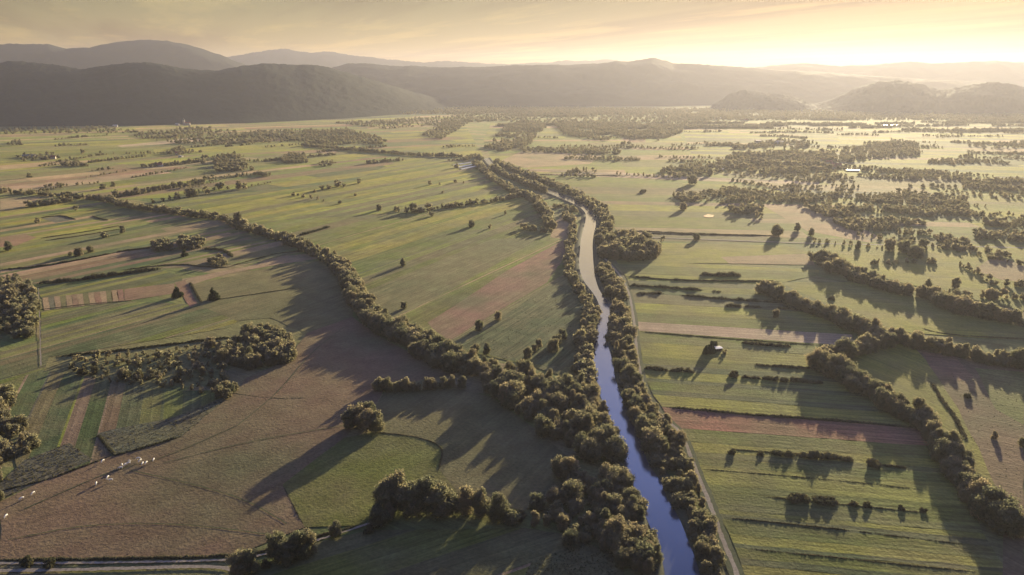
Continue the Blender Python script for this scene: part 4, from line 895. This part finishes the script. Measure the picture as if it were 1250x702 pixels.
# ------------------------------------------------------------------ buildings
def box(v, f, x0, x1, y0, y1, z0, z1):
    b = len(v); v += [(x0, y0, z0), (x1, y0, z0), (x1, y1, z0), (x0, y1, z0), (x0, y0, z1), (x1, y0, z1), (x1, y1, z1), (x0, y1, z1)]
    f += [[b, b+3, b+2, b+1], [b+4, b+5, b+6, b+7], [b, b+1, b+5, b+4], [b+1, b+2, b+6, b+5], [b+2, b+3, b+7, b+6], [b+3, b, b+4, b+7]]

def house(px, py, L, Wd, e, rise, rz, label, cat='house', wall=None, roof=None, chim=True, wins=True, name='farmhouse', group=None):
    wall = wall or MPLAST; roof = roof or MTILE
    if roof is MMETAL: rise = Wd*0.045  # roof flattened so its near slope catches the low sun and glints
    x, y = G(px, py); r_ = tag(empty(name, (x, y, 0), R(rz)), label, cat, group)
    v = []; f = []; box(v, f, -L/2, L/2, -Wd/2, Wd/2, -0.2, e)
    b = len(v); v += [(-L/2, -Wd/2, e), (-L/2, Wd/2, e), (-L/2, 0, e+rise), (L/2, -Wd/2, e), (L/2, Wd/2, e), (L/2, 0, e+rise)]
    f += [[b, b+2, b+1], [b+3, b+4, b+5]]
    f[1] = [b, b+1, b+4, b+3][::-1]
    link('wall', mesh_from('wall', v, f, [wall]), r_)
    ov = 0.6; k = (rise)/(Wd/2); th = 0.28; v = []; f = []
    for s_ in (-1, 1):
        b = len(v); yo, zo = s_*(Wd/2+ov), e-ov*k
        v += [(-L/2-ov, 0, e+rise+0.05), (L/2+ov, 0, e+rise+0.05), (L/2+ov, yo, zo+0.05), (-L/2-ov, yo, zo+0.05), (-L/2-ov, 0, e+rise+th), (L/2+ov, 0, e+rise+th), (L/2+ov, yo, zo+th), (-L/2-ov, yo, zo+th)]
        q = [[b+4, b+5, b+6, b+7], [b+3, b+2, b+1, b], [b+2, b+3, b+7, b+6], [b, b+4, b+7, b+3], [b+1, b+2, b+6, b+5]]
        f += q if s_ < 0 else [g_[::-1] for g_ in q]
    ro = link('roof', mesh_from('roof', v, f, [roof]), r_)
    if chim:
        v = []; f = []; box(v, f, L*.2, L*.2+0.8, 0.4, 1.1, e+rise*.5, e+rise+1.2); link('chimney', mesh_from('chimney', v, f, [MPLAST]), ro)
    if wins:
        for s_ in (-1, 1):
            for u in (-.3, 0.05, .32):
                v = []; f = []; box(v, f, L*u-.5, L*u+.5, s_*(Wd/2+.03)-.06, s_*(Wd/2+.03)+.06, e*.42, e*.42+1.25); link('window', mesh_from('window', v, f, [MGLASS]), r_)
        v = []; f = []; box(v, f, L*-.14-.55, L*-.14+.55, -(Wd/2+.1), -(Wd/2-.02), 0, 2.1); link('door', mesh_from('door', v, f, [MWOOD]), r_)
    return r_
house(749, 662, 9, 6, 3.0, 2.4, 20, 'small grey roofed cabin among the trees on the near left bank', roof=MGREYR, wall=MWOOD, name='cabin', cat='cabin')
house(876, 428, 5, 4, 2.4, 1.8, 15, 'small pale roofed hut among trees in the right strips', roof=MMETAL, wall=MWOOD, chim=False, name='hut', cat='hut')
GL = 'houses of the hazy villages'
for (px, py, L, Wd, e, rs2, rz, lb_, rf) in [
  (841, 134, 26, 14, 6, 5, 10, 'white house highest on the plain below the peaked hill', MMETAL), (878, 145, 24, 14, 6, 5, -15, 'white house left of the two pinkish roofs', MMETAL), (910, 148, 24, 13, 6, 5, 30, 'pinkish roofed house behind the long pinkish roof', MTILE), (925, 174, 18, 12, 6, 5, 10, 'bright white house left of the white pair', MMETAL),
  (949, 176, 16, 11, 6, 5, 20, 'duller house of the white pair on the wooded rise', MPLAST), (955, 175, 16, 11, 6, 5, -20, 'brighter house of the white pair on the wooded rise', MMETAL), (880, 208, 10, 8, 4, 3, 10, 'tiny pale house at the edge of the dark far scrub', MMETAL),
  (1005, 198, 14, 10, 5, 4, 15, 'white fronted house leftmost in the red roofed village', MTILE), (1012, 200, 14, 10, 5, 4, -30, 'rear red roofed house of the village', MTILE), (1015, 203, 14, 10, 5, 4, 40, 'house with sunlit gable in the red roofed village', MTILE), (1018, 206, 15, 10, 5, 4, 5, 'front red roofed house of the village', MTILE), (1023, 204, 13, 9, 5, 4, -10, 'rightmost red roofed house of the village', MTILE),
  (1143, 136, 24, 14, 6, 5, 10, 'pale house under the right double hill', MMETAL), (1206, 142, 22, 13, 6, 5, -10, 'white house at the foot of the right double hill', MMETAL), (1185, 127, 22, 13, 6, 5, 20, 'dim house up on the right double hill foot', MPLAST),
  (65, 194, 12, 9, 5, 4, 20, 'red roofed farmhouse on the left plain', MTILE), (217, 189, 12, 9, 5, 4, 30, 'pinkish roofed farmhouse beside the dark far copse', MTILE), (221, 192, 10, 8, 4, 3, -15, 'small white house in front of the dark far copse', MMETAL), (195, 203, 13, 9, 4, 3.5, 10, 'low reddish farmhouse in the far hedge line', MTILE), (141, 155, 18, 11, 5, 4, 10, 'pale house at the foot of the dark hill', MPLAST), (217, 153, 18, 11, 5, 4, -20, 'pale house beside the white church', MPLAST)]:
    house(px, py, L, Wd, e, rs2, rz, lb_, roof=rf, chim=False, wins=False, group=GL)
for (px, py, L, Wd, rz, lb_) in [(976, 143, 60, 18, 5, 'long white roofed barn at the foot of the small dark hill'), (917, 153, 50, 14, -8, 'long pinkish roofed shed near the village edge'), (1041, 209, 26, 7, -14, 'long pale roofed shed right of the red village'), (1088, 154, 70, 16, 0, 'long low white shed below the right double hill'), (36, 192, 30, 12, 10, 'grey roofed farm shed on the left plain')]:
    house(px, py, L, Wd, 4.5 if L > 28 else 2.8, 3 if L > 28 else 1.6, rz, lb_, cat='barn', roof=MTILE if 'pinkish' in lb_ else (MGREYR if 'grey' in lb_ else MMETAL), chim=False, wins=False, name='barn')
# church at the foot of the dark hill
x, y = G(225, 153); r_ = tag(empty('church', (x, y, 0), R(15)), 'white church with pointed tower at the foot of the dark hill', 'church')
v = []; f = []; box(v, f, -4, 4, -4, 4, -.2, 22); link('tower', mesh_from('tower', v, f, [MPLAST]), r_)
link('spire', mesh_from('spire', [(-4.4, -4.4, 22), (4.4, -4.4, 22), (4.4, 4.4, 22), (-4.4, 4.4, 22), (0, 0, 33)], [[0, 1, 4], [1, 2, 4], [2, 3, 4], [3, 0, 4], [3, 2, 1, 0]], [MGREYR]), r_)
v = []; f = []; box(v, f, 4.1, 24, -6, 6, -.2, 9); link('nave', mesh_from('nave', v, f, [MPLAST]), r_)
link('roof', mesh_from('roof', [(4.1, -6.5, 9), (24.5, -6.5, 9), (24.5, 6.5, 9), (4.1, 6.5, 9), (4.1, 0, 14), (24.5, 0, 14)], [[0, 1, 5, 4], [2, 3, 4, 5], [1, 2, 5], [3, 0, 4], [3, 2, 1, 0]], [MTILE]), r_)
# film tunnels over crop rows
for k, (a, b, lb_) in enumerate([((553, 202), (574, 199), 'rearmost white film tunnel over far crop rows'), ((557, 205), (579, 201), 'middle white film tunnel over far crop rows'), ((562, 207), (582, 203), 'front white film tunnel over far crop rows')]):
    A, B = G(*a), G(*b); L = math.hypot(B[0]-A[0], B[1]-A[1]); an = math.atan2(B[1]-A[1], B[0]-A[0]); v = []; f = []; kk = 9
    for xx in np.linspace(0, L, 14):
        for j in range(kk): th = math.pi*j/(kk-1); v.append((xx, -3.5*math.cos(th), 1.6*math.sin(th)))
    for i in range(13):
        for j in range(kk-1): f.append([i*kk+j, i*kk+j+1, (i+1)*kk+j+1, (i+1)*kk+j][::-1])
    f += [list(range(kk)), list(range(13*kk, 14*kk))[::-1]]
    tag(link('crop_tunnel', mesh_from('crop_tunnel', v, f, [MFILM]), None, (A[0], A[1], ZW), an), lb_, 'crop tunnel', 'white film tunnels on the left plain')

# ------------------------------------------------------------------ cattle
def cow_mesh(graze):
    P = {}; E = []; RD = []
    def add(k, co, r): P[k] = len(RD); RD.append((co, r)); return P[k]
    add('pelvis', (0, -0.62, 1.12), .30)
    for k, co, r, par in [('loin', (0, -.25, 1.10), .34, 'pelvis'), ('rib', (0, .15, 1.05), .36, 'loin'), ('chest', (0, .5, 1.07), .32, 'rib'), ('neck', (0, .80, 1.10 if graze else 1.25), .19, 'chest'),
        ('poll', (0, 1.12, .72 if graze else 1.5), .13, 'neck'), ('face', (0, 1.26, .42 if graze else 1.40), .10, 'poll'), ('muzzle', (0, 1.34, .18 if graze else 1.28), .075, 'face'),
        ('tail', (0, -.96, 1.10), .05, 'pelvis'), ('tuft', (0, -1.02, .5), .035, 'tail')]:
        add(k, co, r); E.append((P[par], P[k]))
    for s_ in (-1, 1):
        for nm, par, pts in (('hind', 'pelvis', [((s_*.20, -.62, .78), .17), ((s_*.20, -.74, .48), .085), ((s_*.20, -.66, .06), .065)]), ('fore', 'chest', [((s_*.18, .52, .74), .13), ((s_*.18, .56, .42), .075), ((s_*.18, .54, .05), .06)])):
            pv_ = P[par]
            for i, (co, r) in enumerate(pts): q = add(f'{nm}{s_}{i}', co, r); E.append((pv_, q)); pv_ = q
        q = add(f'ear{s_}', (s_*.24, 1.08, .74 if graze else 1.5), .035); E.append((P['poll'], q))
    me = bpy.data.meshes.new('cow_base'); me.from_pydata([r[0] for r in RD], E, [])
    ob = bpy.data.objects.new('cow_base', me); COL.objects.link(ob)
    md = ob.modifiers.new('s', 'SKIN'); md.use_smooth_shade = True
    for i, sv in enumerate(me.skin_vertices[0].data): sv.radius = (RD[i][1], RD[i][1]); sv.use_root = (i == 0)
    sb = ob.modifiers.new('u', 'SUBSURF'); sb.levels = 1; sb.render_levels = 1
    bpy.context.view_layer.update(); dg = bpy.context.evaluated_depsgraph_get()
    m2 = bpy.data.meshes.new_from_object(ob.evaluated_get(dg)); bpy.data.objects.remove(ob); m2.materials.clear(); m2.materials.append(MCOW); m2.name = 'cow'
    return m2
CW = [cow_mesh(True), cow_mesh(False)]
for (px, py, rz, g, lb_) in [(126, 565, 80, 0, 'white cow alone against the dark ditch'), (147.5, 573.5, 20, 0, 'white cow lowest in the tight group'), (149.5, 570, 120, 1, 'white cow with raised head in the tight group'), (153.5, 569.5, 70, 0, 'white cow in the middle of the tight group'), (157, 568, 40, 0, 'white cow at the right side of the tight group'), (158.5, 565.5, 150, 1, 'white cow at the top right of the tight group'),
    (169.5, 562, 10, 0, 'upper white cow of the pair right of the group'), (171.5, 564.5, 75, 0, 'lower white cow of the pair right of the group'), (174.5, 568, 95, 0, 'left white cow of the two in a line'), (179, 567.2, 85, 0, 'right white cow of the two in a line'), (188, 563.5, 100, 0, 'white cow furthest to the right of the herd'),
    (132, 585, 90, 0, 'white cow walking above the lower pair'), (135.5, 588.5, 30, 1, 'white cow below the walking one'), (118, 592.5, 110, 0, 'white cow with long shadow left of lower pair'), (41, 604.5, 80, 0, 'white cow near the lower left wood'), (27, 611, 60, 0, 'dim white cow beside the lower left ditch'), (8, 632.5, 90, 0, 'white cow at the left edge of brown pasture')]:
    x, y = G(px, py); tag(link('cow', CW[1 if g else 0], None, (x, y, ZL[0]), R(rz+90), (1.12, 1.12, 1.12)), lb_, 'cow', 'white cattle on the brown pasture')

# ------------------------------------------------------------------ the hazy air
HAZE_DENSITY, HAZE_G, HAZE_COLOR = 6.0e-5, 0.46, (0.51, 0.495, 0.56, 1)
v = []; f = []; box(v, f, -15900, 15900, -1400, 14900, -4.0, 640)
m, t, o = material('haze')
pv = t.new('ShaderNodeVolumePrincipled'); pv.inputs['Color'].default_value = HAZE_COLOR; pv.inputs['Density'].default_value = HAZE_DENSITY; pv.inputs['Anisotropy'].default_value = HAZE_G
t.link(pv.outputs[0], o.inputs['Volume'])
tag(link('haze', mesh_from('haze', v, f, [m])), 'thin evening haze filling the valley air', kind='stuff')
